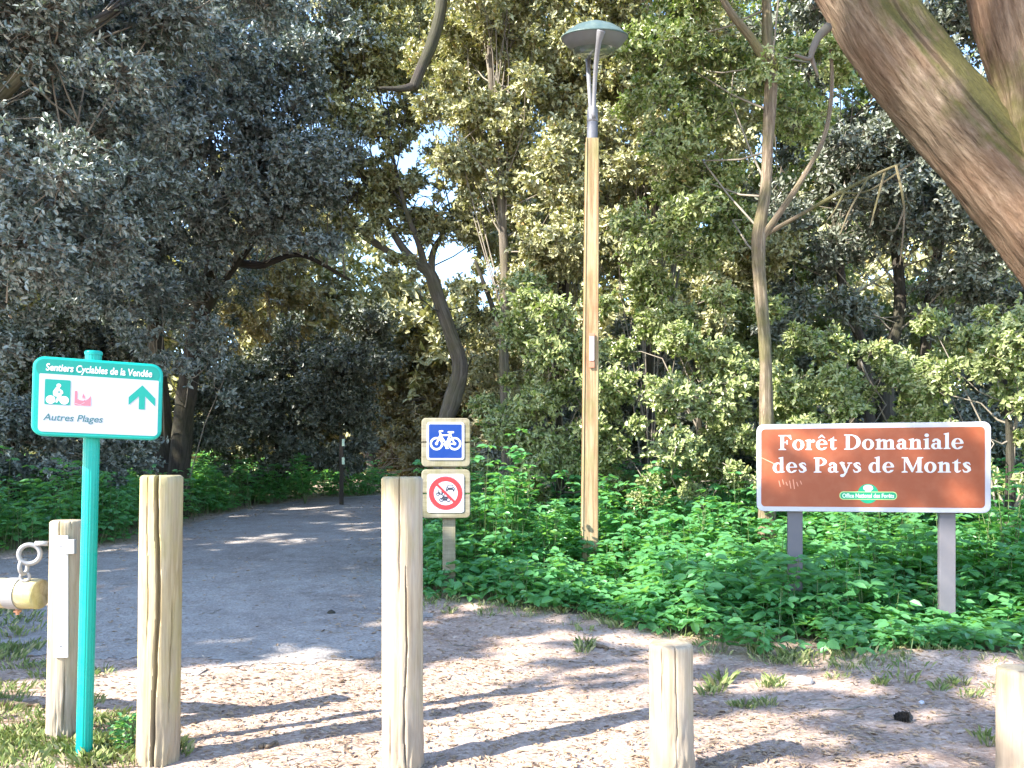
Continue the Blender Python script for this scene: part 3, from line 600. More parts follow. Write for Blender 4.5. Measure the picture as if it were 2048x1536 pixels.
# ------------------------------------------------------------------ green herbs, grass, leaf litter
def herb_cover(name, region, hfun, n, L, mat='herb', zmin=.04):
    (x0, x1, y0, y1), test = region; P = []
    while len(P) < n:
        cx, cy = rng.uniform(x0, x1), rng.uniform(y0, y1)
        if not test(cx, cy): continue
        k = int(rng.integers(10, 30)); sg = rng.uniform(.07, .17) * (1 + .03 * cy); hk = rng.uniform(.6, 1.45); rv = rng.random()
        for dx, dy in rng.normal(size=(k, 2)) * sg:
            if test(cx + dx, cy + dy): P.append((cx + dx, cy + dy, hk * math.exp(-(dx * dx + dy * dy) / (5 * sg * sg)), rv))
    O = []; A = []; N = []; Ls = []; ST = []; SR = []; RN = []
    for (x, y, hk, pv) in P:
        h = hfun(x, y) * hk * rng.uniform(.8, 1.1); g = gz(x, y); z = g + zmin + h * rng.random() ** .6
        yaw = rng.uniform(0, 6.28); tilt = rng.uniform(-.15, .5); k = 3 if rng.random() < .6 else 5; sz = L * rng.uniform(.6, 1.25) * min(1, .75 + .15 * (y - 5)); rv = .28 * rng.random() + .42 * pv + .30 * min(1, max(0, .5 + .9 * mnoise.noise(Vector((x * .9, y * .9, 6)))))
        c = np.array([x, y, z]); lean = rng.normal(size=2) * .05
        if rng.random() < .3: ST.append([[x + lean[0], y + lean[1], g - .02], [x + lean[0] * .4, y + lean[1] * .4, g + (z - g) * .6], [x, y, z]]); SR.append([.005, .004, .003])
        for j in range(k):
            a = yaw + (j - (k - 1) / 2) * (1.15 if k == 3 else 1.05); ax = np.array([math.cos(a), math.sin(a), math.sin(tilt) * .6 - .12 + rng.normal() * .18])
            O.append(c + ax * sz * .12); A.append(ax); N.append([rng.normal() * .3, rng.normal() * .3 - .15, 1]); Ls.append(sz * (1.1 if j == (k - 1) // 2 else .9)); RN.append(min(1, max(0, rv + rng.normal() * .12)))
    Ls = np.array(Ls); o = leaves(name, np.array(O), np.array(A), np.array(N, float), Ls, Ls * .62, M[mat], None, np.array(RN), fold=.10, droop=.15)
    tag(o, kind="stuff"); s_ = prisms("stems", np.array(ST), np.array(SR), M['stem'], None, 3); s_.parent = o; s_["kind"] = "stuff"
    return o
EDGE = [(-.95, 7.8), (-.1, 7.4), (.9, 6.75), (1.4, 6.0), (1.75, 5.5), (2.2, 5.3), (2.7, 5.45), (3.6, 5.75), (5.5, 5.9), (9, 6.1), (12, 15), (-1.0, 15), (-1.4, 10)]
def in_r(x, y):
    q = mnoise.noise(Vector((x * 2.2, y * 2.2, 5))) * .22
    return in_poly(EDGE, x + q, y + q)
def edge_d(x, y):
    return min(1.0, max(0, (y - np.interp(x, [-1, 0, 1, 1.5, 2.1, 3.6, 9], [7.9, 7.5, 6.9, 6.2, 5.6, 5.85, 6.2]))) / 1.6)
def h_r(x, y):
    e = edge_d(x, y); b = .22 + .42 * e + .34 * mnoise.noise(Vector((x * .9, y * .9, 1)))
    b += .5 * math.exp(-((x + .05) / .35) ** 2 - ((y - 9.3) / .7) ** 2) + .35 * math.exp(-((x - 4.6) / .7) ** 2 - ((y - 7.6) / .8) ** 2)
    b += .30 * min(1, max(0, (y - 8.6) / 1.0))
    b *= 1 - .5 * math.exp(-((x - .8) / .45) ** 2) * (1 if y < 9.05 else 0)
    return max(.14, b * (1 if y > 7.0 or x > 2 else .8))
herb_cover("ground_cover", ((-1.5, 9.5, 5.1, 15), in_r), h_r, 34000, .108)
EDL = [(-12, 9.6), (-8.3, 9.9), (-6.6, 10.6), (-5.75, 12.0), (-5.95, 14.2), (-5.8, 18), (-4.9, 20.2), (-3.2, 21.6), (-3.2, 23.5), (-13, 23), (-14, 12)]
def in_l(x, y):
    q = mnoise.noise(Vector((x * 1.6, y * 1.6, 9))) * .4
    return in_poly(EDL, x + q, y + q)
herb_cover("ground_cover", ((-13, -3.0, 9.5, 23), in_l), lambda x, y: 0.75 + .35 * mnoise.noise(Vector((x * .8, y * .8, 4))) + .2 * min(1, max(0, (-6 - x)) / 2), 17000, .12)
# taller single herbs
def herb(name, label, px, d, h, n, L):
    x = (px - CX) / F * d; g = gz(x, d); rt = empty(name, (x, d, g), label, "plant"); P = []; Rr = []; O = []; A = []; N = []
    for i in range(n):
        a = rng.uniform(0, 6.28); r_ = rng.uniform(.05, .28) * h; top = np.array([x + math.cos(a) * r_, d + math.sin(a) * r_, g + h * rng.uniform(.55, 1.0)]); b = np.array([x, d, g - .03])
        P.append([b, b * .6 + top * .4 + [0, 0, .05], top]); Rr.append([.008, .006, .003])
        for t in rng.uniform(.35, 1.05, 9):
            p = b + (top - b) * t; yw = rng.uniform(0, 6.28)
            for j in (-1, 0, 1):
                ax = np.array([math.cos(yw + j * 1.1), math.sin(yw + j * 1.1), rng.uniform(-.1, .6)]); O.append(p + ax * .05); A.append(ax); N.append([rng.normal() * .3, rng.normal() * .3, 1])
    prisms("stem", np.array(P), np.array(Rr), M['stem'], rt, 5); Ls = L * rng.uniform(.6, 1.2, len(O))
    leaves("foliage", np.array(O), np.array(A), np.array(N), Ls, Ls * .6, M['herb'], rt, droop=.15)
herb("tall_herb", "tallest bright green herb rising right of the bicycle sign", 1025, 9.0, 1.25, 12, .10)
herb("tall_herb", "tall green herb beside the right end of the brown sign", 2015, 7.4, 1.25, 12, .10)
herb("tall_herb", "green herb just left of the lamp post foot", 1105, 8.6, .85, 10, .09)
herb("tall_herb", "green herb between lamp post and brown sign", 1400, 8.8, .85, 10, .09)
herb("tall_herb", "leafy herb in shade at the right of the far path bend", 610, 18.6, 1.1, 12, .14)
herb("tall_herb", "leafy herb in shade behind the right side of the cracked tall bollard", 395, 16.2, 1.0, 10, .13)
herb("tall_herb", "low weed sprouting beside the foot of the cracked tall bollard", 262, 3.75, .16, 6, .035)
# grass
def grass(name, tufts):
    O = []; A = []; N = []; L = []
    for (x, y, r_, n, h) in tufts:
        for i in range(int(n * 1.35)):
            a = rng.uniform(0, 6.28); q = r_ * math.sqrt(rng.random()); gx, gy = x + q * math.cos(a), y + q * math.sin(a)
            O.append((gx, gy, gz(gx, gy) - .004)); A.append((math.cos(a) * .35 + rng.normal() * .3, math.sin(a) * .35 + rng.normal() * .3, rng.uniform(1.0, 2.0))); N.append((math.cos(a) * -1, math.sin(a) * -1, .6)); L.append(h * rng.uniform(.5, 1.3))
    L = np.array(L); o = leaves(name, np.array(O), np.array(A), np.array(N), L, L * .011 + .0010, M['grass'], None, fold=.08, droop=.3); return tag(o, kind="stuff")
tf = []
for i in range(150):                                  # left foreground
    px, py = rng.uniform(-60, 290), rng.uniform(1330, 1540)
    if rng.random() > .35 + .65 * (py - 1330) / 200 - .5 * max(0, px - 180) / 100: continue
    d = 2080 / (py - HY); tf.append(((px - CX) / F * d, d, .10, 34, .055))
for i in range(40):
    px, py = rng.uniform(-80, 60), rng.uniform(1190, 1330); d = 2080 / (py - HY); tf.append(((px - CX) / F * d, d, .12, 30, .07))
for i in range(26): tf.append((-2.0 + rng.normal() * .25, 3.72 + rng.normal() * .12, .06, 26, .06))
for i in range(100):                                  # verge in front of the herbs
    x = rng.uniform(-.9, 4.5); y = np.interp(x, [-1, 0, 1, 1.5, 2.1, 3.6, 9], [7.9, 7.5, 6.9, 6.2, 5.6, 5.85, 6.2]) - abs(rng.normal()) * .35
    tf.append((x, y, rng.uniform(.04, .14), 18, rng.uniform(.03, .08)))
for (px, py, h) in ((1165, 1300, .10), (1225, 1262, .09), (1440, 1372, .11), (1425, 1385, .08), (1530, 1410, .06), (1555, 1368, .08), (1698, 1365, .05), (1785, 1378, .07), (1890, 1372, .07), (1862, 1380, .06), (1950, 1400, .06), (1985, 1490, .07), (1500, 1420, .05), (1480, 1425, .05), (1545, 1375, .07), (1140, 1240, .09), (1030, 1225, .08), (960, 1210, .08), (900, 1240, .06), (1990, 1385, .06)):
    d = 2080 / (py - HY)
    for k in range(2): tf.append(((px - CX) / F * d + rng.normal() * .05, d + rng.normal() * .05, .045, 20, h * .85))
grass("grass", tf)
# twigs and pine needles on the ground
P = []; Rr = []
for i in range(2600):
    y = 2.9 + 9 * rng.random() ** 1.8; x = rng.uniform(-.68, .68) * y; a = rng.uniform(0, 6.28); l = rng.uniform(.03, .09) if i > 260 else rng.uniform(.08, .26)
    p = np.array([x, y]); d = np.array([math.cos(a), math.sin(a)]) * l / 2; q = [p - d, p + rng.normal(size=2) * l * .08, p + d]
    P.append([[v[0], v[1], gz(v[0], v[1]) + rough_dirt(v[0], v[1]) + .005] for v in q]); r_ = .0011 if i > 260 else .003; Rr.append([r_, r_, r_ * .6])
tag(prisms("fallen_twigs", np.array(P), np.array(Rr), M['twig'], None, 3), kind="stuff")
# dead leaves and chips
n = 36000; O = []; A = []; N = []; L = []
while len(O) < n:
    y = 2.9 + 17 * rng.random() ** 2.1; x = rng.uniform(-.68, .68) * y
    p = .75 + .6 * mnoise.noise(Vector((x * .7, y * .7, 2)))
    if in_poly(PATH, x, y):
        inner = in_poly(PATH, x - .8, y) and in_poly(PATH, x + .8, y) and in_poly(PATH, x, y + 1.2); p *= (.22 if inner else .9) if y > 6.3 else .6
    if in_r(x, y) or in_l(x, y): p *= .35
    if rng.random() > p: continue
    a = rng.uniform(0, 6.28); O.append((x, y, gz(x, y) + rough_dirt(x, y) + .005)); A.append((math.cos(a), math.sin(a), rng.normal() * .10)); N.append((rng.normal() * .2, rng.normal() * .2, 1)); L.append((.012 + .036 * rng.random() ** 2) * (.85 + .055 * y))
L = np.array(L); o = leaves("leaf_litter", np.array(O), np.array(A), np.array(N), L, L * rng.uniform(.18, .55, len(L)), M['litter'], None, fold=.16, droop=.2); tag(o, kind="stuff")
mh = mesh_np("x", [(0, 0, 0), (1, 0, 0), (0, 1, 0)], [(0, 1, 2)]); bpy.data.meshes.remove(mh)


# ------------------------------------------------------------------ flat prints: shapes as distance fields turned into clean outlines
U = lambda *a: np.minimum.reduce(a)
I = lambda *a: np.maximum.reduce(a)
D = lambda a, b: np.maximum(a, -b)
def Ell(X, Y, cx, cy, rx, ry): return (np.sqrt(((X - cx) / rx) ** 2 + ((Y - cy) / ry) ** 2) - 1) * min(rx, ry)
def Box(X, Y, x0, y0, x1, y1):
    dx = np.abs(X - (x0 + x1) / 2) - (x1 - x0) / 2; dy = np.abs(Y - (y0 + y1) / 2) - (y1 - y0) / 2
    return np.maximum(dx, dy)
def RBox(X, Y, x0, y0, x1, y1, r):
    dx = np.abs(X - (x0 + x1) / 2) - (x1 - x0) / 2 + r; dy = np.abs(Y - (y0 + y1) / 2) - (y1 - y0) / 2 + r
    return np.hypot(np.maximum(dx, 0), np.maximum(dy, 0)) + np.minimum(np.maximum(dx, dy), 0) - r
def Seg(X, Y, x0, y0, x1, y1, r0, r1=None):
    r1 = r0 if r1 is None else r1; dx, dy = x1 - x0, y1 - y0
    t = np.clip(((X - x0) * dx + (Y - y0) * dy) / (dx * dx + dy * dy + 1e-12), 0, 1)
    return np.hypot(X - x0 - t * dx, Y - y0 - t * dy) - (r0 + (r1 - r0) * t)
def Line(X, Y, P, rad):
    rad = rad if hasattr(rad, '__len__') else [rad] * len(P)
    return U(*[Seg(X, Y, *P[i], *P[i + 1], rad[i], rad[i + 1]) for i in range(len(P) - 1)])
def Poly(X, Y, P):
    d = np.full(X.shape, 1e9); s = np.zeros(X.shape, bool); n = len(P)
    for i in range(n):
        (x0, y0), (x1, y1) = P[i], P[(i + 1) % n]
        d = np.minimum(d, Seg(X, Y, x0, y0, x1, y1, 0))
        if y0 != y1: s ^= ((y0 > Y) != (y1 > Y)) & (X < (x1 - x0) * (Y - y0) / (y1 - y0) + x0)
    return np.where(s, -d, d)
def Ring(X, Y, cx, cy, r, w): return np.abs(np.hypot(X - cx, Y - cy) - r) - w / 2
def march(fn, x0, x1, y0, y1, nx):
    h = (x1 - x0) / nx; ny = int(math.ceil((y1 - y0) / h))
    gx = x0 + h * np.arange(nx + 1); gy = y0 + h * np.arange(ny + 1); X, Y = np.meshgrid(gx, gy); f = fn(X, Y)
    V = []; Fc = []; key = {}
    def vid(k, p):
        if k not in key: key[k] = len(V); V.append(p)
        return key[k]
    ins = f < 0
    for j in range(ny):
        run = None
        for i in range(nx + 1):
            full = i < nx and ins[j, i] and ins[j, i + 1] and ins[j + 1, i] and ins[j + 1, i + 1]
            if full:
                if run is None: run = i
                continue
            if run is not None:
                Fc.append(tuple(vid(('c', a, b), (gx[a], gy[b])) for a, b in ((run, j), (i, j), (i, j + 1), (run, j + 1)))); run = None
            if i >= nx: continue
            cs = ((i, j), (i + 1, j), (i + 1, j + 1), (i, j + 1))
            if not any(ins[b, a] for a, b in cs): continue
            poly = []
            for q in range(4):
                a, b = cs[q]; a2, b2 = cs[(q + 1) % 4]
                if ins[b, a]: poly.append(vid(('c', a, b), (gx[a], gy[b])))
                if ins[b, a] != ins[b2, a2]:
                    t = f[b, a] / (f[b, a] - f[b2, a2]); k = tuple(sorted(((a, b), (a2, b2))))
                    poly.append(vid(k, (gx[a] + (gx[a2] - gx[a]) * t, gy[b] + (gy[b2] - gy[b]) * t)))
            if len(poly) > 2: Fc.append(tuple(poly))
    return V, Fc
def decal(name, fn, bounds, nx, mat, parent, y, loc=(0, 0)):
    """print lying y in front of its parent's origin (local -y faces the viewer)"""
    V, Fc = march(fn, *bounds, nx); m = bpy.data.meshes.new(name)
    m.from_pydata([(p[0] + loc[0], y, p[1] + loc[1]) for p in V], [], Fc); m.update()
    return link(name, m, mat, parent)
def text(name, body, width, height, mat, parent, x, z, y, shear=0.0, bold=0.0, align='L'):
    c = bpy.data.curves.new(name, 'FONT'); c.body = body; c.size = 1; c.shear = shear; c.offset = bold; c.resolution_u = 6
    o = bpy.data.objects.new(name, c); C.objects.link(o); bpy.context.view_layer.update()
    me = bpy.data.meshes.new_from_object(o.evaluated_get(bpy.context.evaluated_depsgraph_get())); bpy.data.objects.remove(o)
    v = np.zeros(len(me.vertices) * 3, np.float32); me.vertices.foreach_get("co", v); v = v.reshape(-1, 3)
    x0, x1 = v[:, 0].min(), v[:, 0].max(); cap = .73
    sx = width / (x1 - x0); sz = height / cap
    nv = np.stack([(v[:, 0] - x0) * sx + x, np.full(len(v), y), v[:, 1] * sz + z], 1)
    me.vertices.foreach_set("co", nv.ravel()); me.materials.clear(); me.update(); me.name = name
    return link(name, me, mat, parent)
# bold serif letters (baseline 0, capitals 1 high)
def GL(ch, X, Y):
    B = lambda *a: Box(X, Y, *a); E = lambda *a: Ell(X, Y, *a); L = lambda P, r: Line(X, Y, P, r); Pg = lambda *P: Poly(X, Y, P)
    foot_ = lambda a, b: U(B(a, 0, b, .065), Pg((a + .05, .06), (b - .05, .06), (b - .1, .11), (a + .1, .11)))
    flag = lambda x, y: Pg((x - .09, y - .055), (x, y - .03), (x + .19, y + .02), (x + .19, y - .12), (x, y - .12), (x - .09, y - .10))
    stem = lambda x, y: U(B(x, 0, x + .19, y - .05), flag(x, y), foot_(x - .085, x + .275))
    arch = lambda x: L([(x + .16, .48), (x + .25, .585), (x + .35, .61), (x + .445, .55), (x + .455, .45)], [.02, .045, .065, .09, .095])
    if ch == 'o': return D(E(.33, .34, .33, .36), E(.33, .34, .135, .285)), .69
    if ch in 'eê':
        g = U(I(D(E(.32, .34, .32, .36), E(.33, .345, .135, .29)), -B(.34, .17, .8, .345)), B(.16, .335, .58, .40), L([(.38, .045), (.50, .08), (.585, .16)], [.055, .045, .022]))
        if ch == 'ê': g = U(g, L([(.15, .79), (.32, .95)], [.025, .06]), L([(.32, .95), (.49, .79)], [.06, .025]))
        return g, .66
    if ch == 'F': return U(B(.1, 0, .31, 1), foot_(0, .43), B(0, .935, .70, 1), Pg((.5, .95), (.70, .95), (.735, .70), (.69, .70)), B(.3, .475, .52, .545), Pg((.52, .36), (.52, .66), (.47, .66), (.40, .51), (.47, .36))), .76
    if ch == 'r': return U(stem(.09, .70), L([(.26, .5), (.34, .58), (.45, .59)], [.03, .06, .095])), .56
    if ch == 't': return U(B(.12, .14, .31, .75), Pg((.12, .68), (.31, .68), (.31, .9), (.25, .82)), B(0, .60, .46, .665), L([(.215, .15), (.26, .065), (.34, .05), (.45, .12)], [.095, .08, .05, .02])), .48
    if ch == 'D': return U(B(.1, 0, .31, 1), B(0, 0, .45, .065), B(0, .935, .45, 1), I(D(E(.36, .5, .55, .5), E(.34, .5, .34, .435)), B(.29, -1, 2, 2))), .95
    if ch == 'm': return U(stem(.09, .70), arch(.09), U(B(.45, 0, .64, .5), foot_(.37, .72)), arch(.45), U(B(.81, 0, 1.0, .5), foot_(.73, 1.08))), 1.11
    if ch == 'n': return U(stem(.09, .70), arch(.09), U(B(.45, 0, .64, .5), foot_(.37, .72))), .75
    if ch == 'a': return U(B(.32, .1, .51, .5), L([(.13, .53), (.2, .62), (.32, .625), (.415, .5)], [.075, .06, .06, .095]), D(E(.21, .195, .21, .205), E(.26, .2, .085, .125)), L([(.42, .1), (.49, .045), (.60, .05)], [.09, .05, .02])), .62
    if ch == 'i': return U(stem(.09, .70), E(.18, .90, .12, .115)), .38
    if ch == 'l': return stem(.09, 1.05), .38
    if ch == 'd': return U(D(E(.29, .33, .29, .35), E(.33, .33, .13, .265)), B(.42, .02, .61, 1.0), flag(.42, 1.05), Pg((.5, 0), (.70, .03), (.70, .08), (.6, .09), (.5, .1))), .74
    if ch == 's': return L([(.44, .50), (.37, .615), (.23, .64), (.13, .545), (.21, .42), (.36, .30), (.41, .17), (.29, .04), (.13, .05), (.05, .19)], [.022, .045, .045, .08, .10, .10, .08, .045, .045, .022]), .51
    if ch == 'P': return U(B(.1, 0, .31, 1), foot_(0, .44), B(0, .935, .42, 1), I(D(E(.34, .72, .40, .28), E(.33, .72, .20, .215)), B(.29, -1, 2, 2))), .77
    if ch == 'y': return U(L([(.14, .62), (.36, .06)], [.10, .08]), L([(.59, .62), (.35, .0), (.24, -.2)], [.035, .05, .06]), E(.16, -.2, .12, .095), B(0, .60, .30, .665), B(.44, .60, .72, .665)), .70
    if ch == 'M': return U(B(.13, 0, .20, .97), foot_(0, .34), Pg((0, 1), (.33, 1), (.66, .2), (.56, 0), (.13, .94), (0, .94)), L([(.59, .06), (.93, .97)], .035), B(.87, 0, 1.08, 1), B(.87, .935, 1.18, 1), foot_(.77, 1.18)), 1.2
    return None, .32
def serif_line(name, body, x0, x1, zb, cap, mat, parent, y):
    adv = [GL(c, np.zeros((1, 1)), np.zeros((1, 1)))[1] for c in body]; tot = sum(adv) + .035 * len(body); sx = (x1 - x0) / tot; VV = []; FF = []; p = 0; cache = {}
    for c, a in zip(body, adv):
        if c != ' ':
            if c not in cache: cache[c] = march(lambda X, Y: GL(c, X, Y)[0], -.06, a + .1, -.34, 1.1, 56)
            V, Fc = cache[c]; b = len(VV); VV += [(x0 + (p + q[0]) * sx, y, zb + q[1] * cap) for q in V]; FF += [tuple(i + b for i in f) for f in Fc]
        p += a + .035
    me = bpy.data.meshes.new(name); me.from_pydata(VV, [], FF); me.update(); return link(name, me, mat, parent)

# ------------------------------------------------------------------ wooden bollards
def post_mesh(Rr, h, lean, seed, cracks, seg=150, rings=46, cham=.012, bury=.12):
    V = []; Q = []
    zsl = list(np.linspace(-bury, h - cham, rings)) + [h - cham * .35, h, h]
    for i, z in enumerate(zsl):
        top = i - rings
        sc = 1.0 if top < 0 else (1 - .45 * cham / Rr, 1 - 1.25 * cham / Rr, 0.0)[top]
        for k in range(seg):
            a = 2 * math.pi * k / seg; ca, sa = math.sin(a), -math.cos(a)      # a = 0 faces the viewer
            r = Rr * (1 + .022 * mnoise.noise(Vector((ca * 1.1, sa * 1.1, z * 1.6 + seed))) + .007 * mnoise.noise(Vector((ca * 9, sa * 9, z * 3 + seed))))
            if z < .28: r += max(0, .28 - z) * .055 * mnoise.noise(Vector((ca * 6, sa * 6, z * 14 + seed))) * (1 if ca > -.2 else .3)
            for (a0, wd, dep, za, zb, wob) in cracks:
                if za <= z <= zb + .02:
                    c0 = a0 + wob * mnoise.noise(Vector((seed + 3, a0, z * 2.1))) + .25 * wob * mnoise.noise(Vector((seed, a0, z * 11)))
                    e = min(1, (z - za) * 5 + .05, (zb - z) * 6 + (1 if zb >= h - .02 else 0)); dd = abs((a - c0 + math.pi) % (2 * math.pi) - math.pi) * Rr
                    ww = wd * max(.15, e)
                    if dd < ww: r -= dep * max(0, e) * (1 - (dd / ww) ** 2)
            r *= sc
            if top == 2: r = 0.0005
            V.append((ca * r + lean[0] * z / h, sa * r + lean[1] * z / h, z))
    n = len(zsl)
    for i in range(n - 1):
        for k in range(seg):
            k2 = (k + 1) % seg; Q.append((i * seg + k, i * seg + k2, (i + 1) * seg + k2, (i + 1) * seg + k))
    return mesh_np("post", V, Q, True)
def bollard(name, label, cat, x, y, Rr, h, lean, mat, seed, cracks, group=None):
    z = gz(x, y); o = link(name, post_mesh(Rr, h, lean, seed, cracks), mat, None, (x, y, z))
    try: o.data.set_sharp_from_angle(angle=R(42))
    except Exception: pass
    return tag(o, label, cat, group)
GB = "round wooden bollards across the path"
bollard("wooden_bollard", "tall yellowish wooden bollard with one wide vertical crack, beside the green cycle sign", "bollard", -1.602, 3.62, .0905, 1.30 - gz(-1.602, 3.62), (.018, 0), M['wood_left'], 1.0,
        [(.24, .0105, .034, -.1, 1.31, .2), (.95, .004, .01, .1, .8, .2), (-.2, .003, .008, .5, 1.31, .15)], GB)
bollard("wooden_bollard", "tall pale wooden bollard with a thin winding crack, standing before the bicycle sign panel", "bollard", -.489, 3.586, .092, 1.293 - gz(-.489, 3.586), (-.004, 0), M['wood_pale'], 5.0,
        [(.30, .0042, .016, -.1, .98, .16), (.0, .0038, .010, .75, 1.31, .16), (-.45, .003, .008, -.1, .35, .12)], GB)
bollard("wooden_bollard", "short pale wooden bollard with a flat rounded top, in front of the lamp post", "bollard", .682, 3.42, .0925, .582 - gz(.682, 3.42), (-.003, 0), M['wood_pale'], 9.0,
        [(.02, .0036, .010, .05, .6, .15), (-.6, .003, .008, .2, .6, .2)], GB)
bollard("wooden_bollard", "short wooden bollard cut off by the right edge of the picture", "bollard", 2.15, 3.38, .092, .485 - gz(2.15, 3.38), (0, 0), M['wood_pale'], 14.0,
        [(-.3, .004, .010, .05, .6, .25)], GB)

# ------------------------------------------------------------------ green cycle-route sign
gx_, gy_ = -1.958, 3.66; gz0 = gz(gx_, gy_)
rt = empty("cycle_route_sign", (gx_, gy_, gz0), "turquoise cycle route sign with white panel and up arrow on a fluted green pole", "sign")
hp = 1.86 - gz0
prof = []
for k in range(96):
    a = 2 * math.pi * k / 96; prof.append((.0345 * (1 - .045 * max(0, math.cos(a * 16)) ** 2 ) * math.cos(a), .0345 * (1 - .045 * max(0, math.cos(a * 16)) ** 2) * math.sin(a)))
mb = MB(); V = []; Fc = []
lx = .044
for i, z in enumerate((-.15, .3, .8, 1.3, hp)): V += [(p[0] + lx * z / hp, p[1], z) for p in prof]
for i in range(4):
    for k in range(96): Fc.append((i * 96 + k, i * 96 + (k + 1) % 96, (i + 1) * 96 + (k + 1) % 96, (i + 1) * 96 + k))
mb.add(V, Fc, True); mb.add([V[4 * 96 + k] for k in range(96)], [tuple(range(96))]); mb.build("pole", M['green'], rt)
cp = MB(); cp.lathe([(.037, 0), (.038, .012), (.034, .018), (0.001, .019)], 32, (lx, 0, hp - .012)); cp.build("pole_cap", M['green'], rt)
yaw = R(22); zc = 1.3 + 151 / 1600 * 3.63 - gz0                              # panel centre height above the foot
pn = bpy.data.objects.new("panel", None)
SWd, SHt = .525, .352
off = .034 + .022
body = slab("panel", rrect(SWd, SHt, .048, 8), .044, M['green'], rt, (0, 0, 0), .009)
cxs, cys = lx * zc / hp + math.sin(yaw) * off + .052 * math.cos(yaw) - .02, -math.cos(yaw) * off + .052 * math.sin(yaw)
body.location = (cxs - .002, cys, zc); body.rotation_euler = (0, R(1.5), yaw)
fy = -.022
sx_ = lambda u: (u - .5) * SWd
sz_ = lambda v: (.5 - v) * SHt
decal("header", lambda X, Y: RBox(X, Y, sx_(.028), sz_(.25), sx_(.972), sz_(.035), .034), (sx_(.01), sx_(.99), sz_(.27), sz_(.01)), 90, M['green_head'], body, fy - .0006)
decal("white_field", lambda X, Y: I(RBox(X, Y, sx_(.052), sz_(.945), sx_(.968), sz_(.1), .018), Y - sz_(.218)), (sx_(.03), sx_(.99), sz_(.97), sz_(.2)), 110, M['white'], body, fy - .0014)
text("header_lettering", "Sentiers Cyclables de la Vendée", SWd * .815, SHt * .092, M['print_white'], body, sx_(.098), sz_(.175), fy - .0018, .12, .022)
text("destination_lettering", "Autres Plages", SWd * .45, SHt * .088, M['print_dark'], body, sx_(.088), sz_(.80), fy - .0022, .22, .012)
# pictogram of a cyclist
uq = lambda a, b, c, d: (sx_(a), sz_(d), sx_(c), sz_(b))
decal("cyclist_square", lambda X, Y: Box(X, Y, *uq(.095, .285, .285, .60)), (sx_(.08), sx_(.3), sz_(.62), sz_(.27)), 30, M['print_green'], body, fy - .0022)
k_ = SWd * .19; ox, oz = sx_(.095), sz_(.60)
def cyclist(X, Y):
    x, y = (X - ox) / k_, (Y - oz) / k_
    g = U(np.hypot(x - .235, y - .21) - .185, np.hypot(x - .765, y - .21) - .185, np.hypot(x - .54, y - .85) - .09,
          Line(x, y, [(.49, .70), (.42, .55), (.42, .46)], [.085, .10, .09]), Line(x, y, [(.52, .70), (.66, .60), (.68, .52), (.56, .49)], [.05, .045, .04, .03]),
          Line(x, y, [(.44, .45), (.58, .42), (.52, .25), (.47, .13)], [.085, .075, .055, .04]))
    return D(g, Line(x, y, [(.51, .60), (.58, .54)], [.012, .012])) * k_
decal("cyclist", cyclist, (ox, ox + k_, oz, oz + k_), 90, M['print_white'], body, fy - .0028)
k2 = SWd * .122; px_, pz_ = sx_(.318), sz_(.595)
def emblem(X, Y):
    x, y = (X - px_) / k2, (Y - pz_) / k2
    sweep = U(D(np.hypot(x - .40, y - .85) - .62, np.hypot(x - .40, y - .92) - .50), D(np.hypot(x - .42, y - .55) - .42, np.hypot(x - .42, y - .62) - .36))
    hole = U(I(np.hypot(x - .42, y - .92) - .60, -Box(x, y, -.1, .0, .16, 1.1)), Line(x, y, [(.05, .12), (.35, .05), (.6, .22)], .025))
    keep = U(Line(x, y, [(.12, .45), (.3, .36), (.55, .30), (.62, .38)], .025), Line(x, y, [(.3, .22), (.5, .34)], .02), Poly(x, y, [(.46, .55), (.66, .55), (.52, .88)]), Line(x, y, [(.48, .5), (.68, .5)], .012))
    return U(D(Box(x, y, 0, 0, 1, 1), hole), I(keep, Box(x, y, 0, 0, 1, 1))) * k2
decal("emblem", emblem, (px_ - .002, px_ + k2 + .002, pz_ - .002, pz_ + k2 + .002), 70, M['pink'], body, fy - .0022)
ax_, az_ = sx_(.838), sz_(.605); ka = SHt * .315
def arrow(X, Y):
    x, y = (X - ax_) / ka, (Y - az_) / ka
    return U(Box(x, y, -.115, 0, .115, .72), Poly(x, y, [(0, 1), (-.50, .48), (-.50, .15), (0, .66), (.50, .15), (.50, .48)])) * ka
decal("arrow", arrow, (ax_ - .6 * ka, ax_ + .6 * ka, az_ - .01, az_ + ka * 1.05), 60, M['print_green'], body, fy - .0022)
for z_ in (.06, -.07):
    br = MB(); br.box((0, .036, z_), (.10, .03, .03)); br.build("bracket", M['green'], body)

# ------------------------------------------------------------------ brown forest sign
bx, by = 2.91, 6.5; bz0 = gz(bx, by)
rt = empty("forest_name_sign", (bx, by, bz0), "wide brown forest name sign with white border on two grey metal posts", "sign", None, R(-12))
bw, bh = 1.77, .722; bzc = 1.36 - bz0
for s in (-.575, .585):
    p = MB(); p.box((s, .055, (bzc + .3 - .25) / 2), (.118, .06, bzc + .3 + .25), .006); p.build("leg", M['steel'], rt)
pan = slab("panel", rrect(bw, bh, .055, 8), .04, M['frame_white'], rt, (0, 0, 0), .006); pan.location = (0, 0, bzc)
fy = -.02
decal("brown_field", lambda X, Y: RBox(X, Y, -bw / 2 + .034, -bh / 2 + .04, bw / 2 - .045, bh / 2 - .04, .03), (-bw / 2, bw / 2, -bh / 2, bh / 2), 150, M['brown'], pan, fy - .0015)
bX = lambda px: (px - 1746.5) / 463 * bw
bZ = lambda f: (.5 - f) * bh
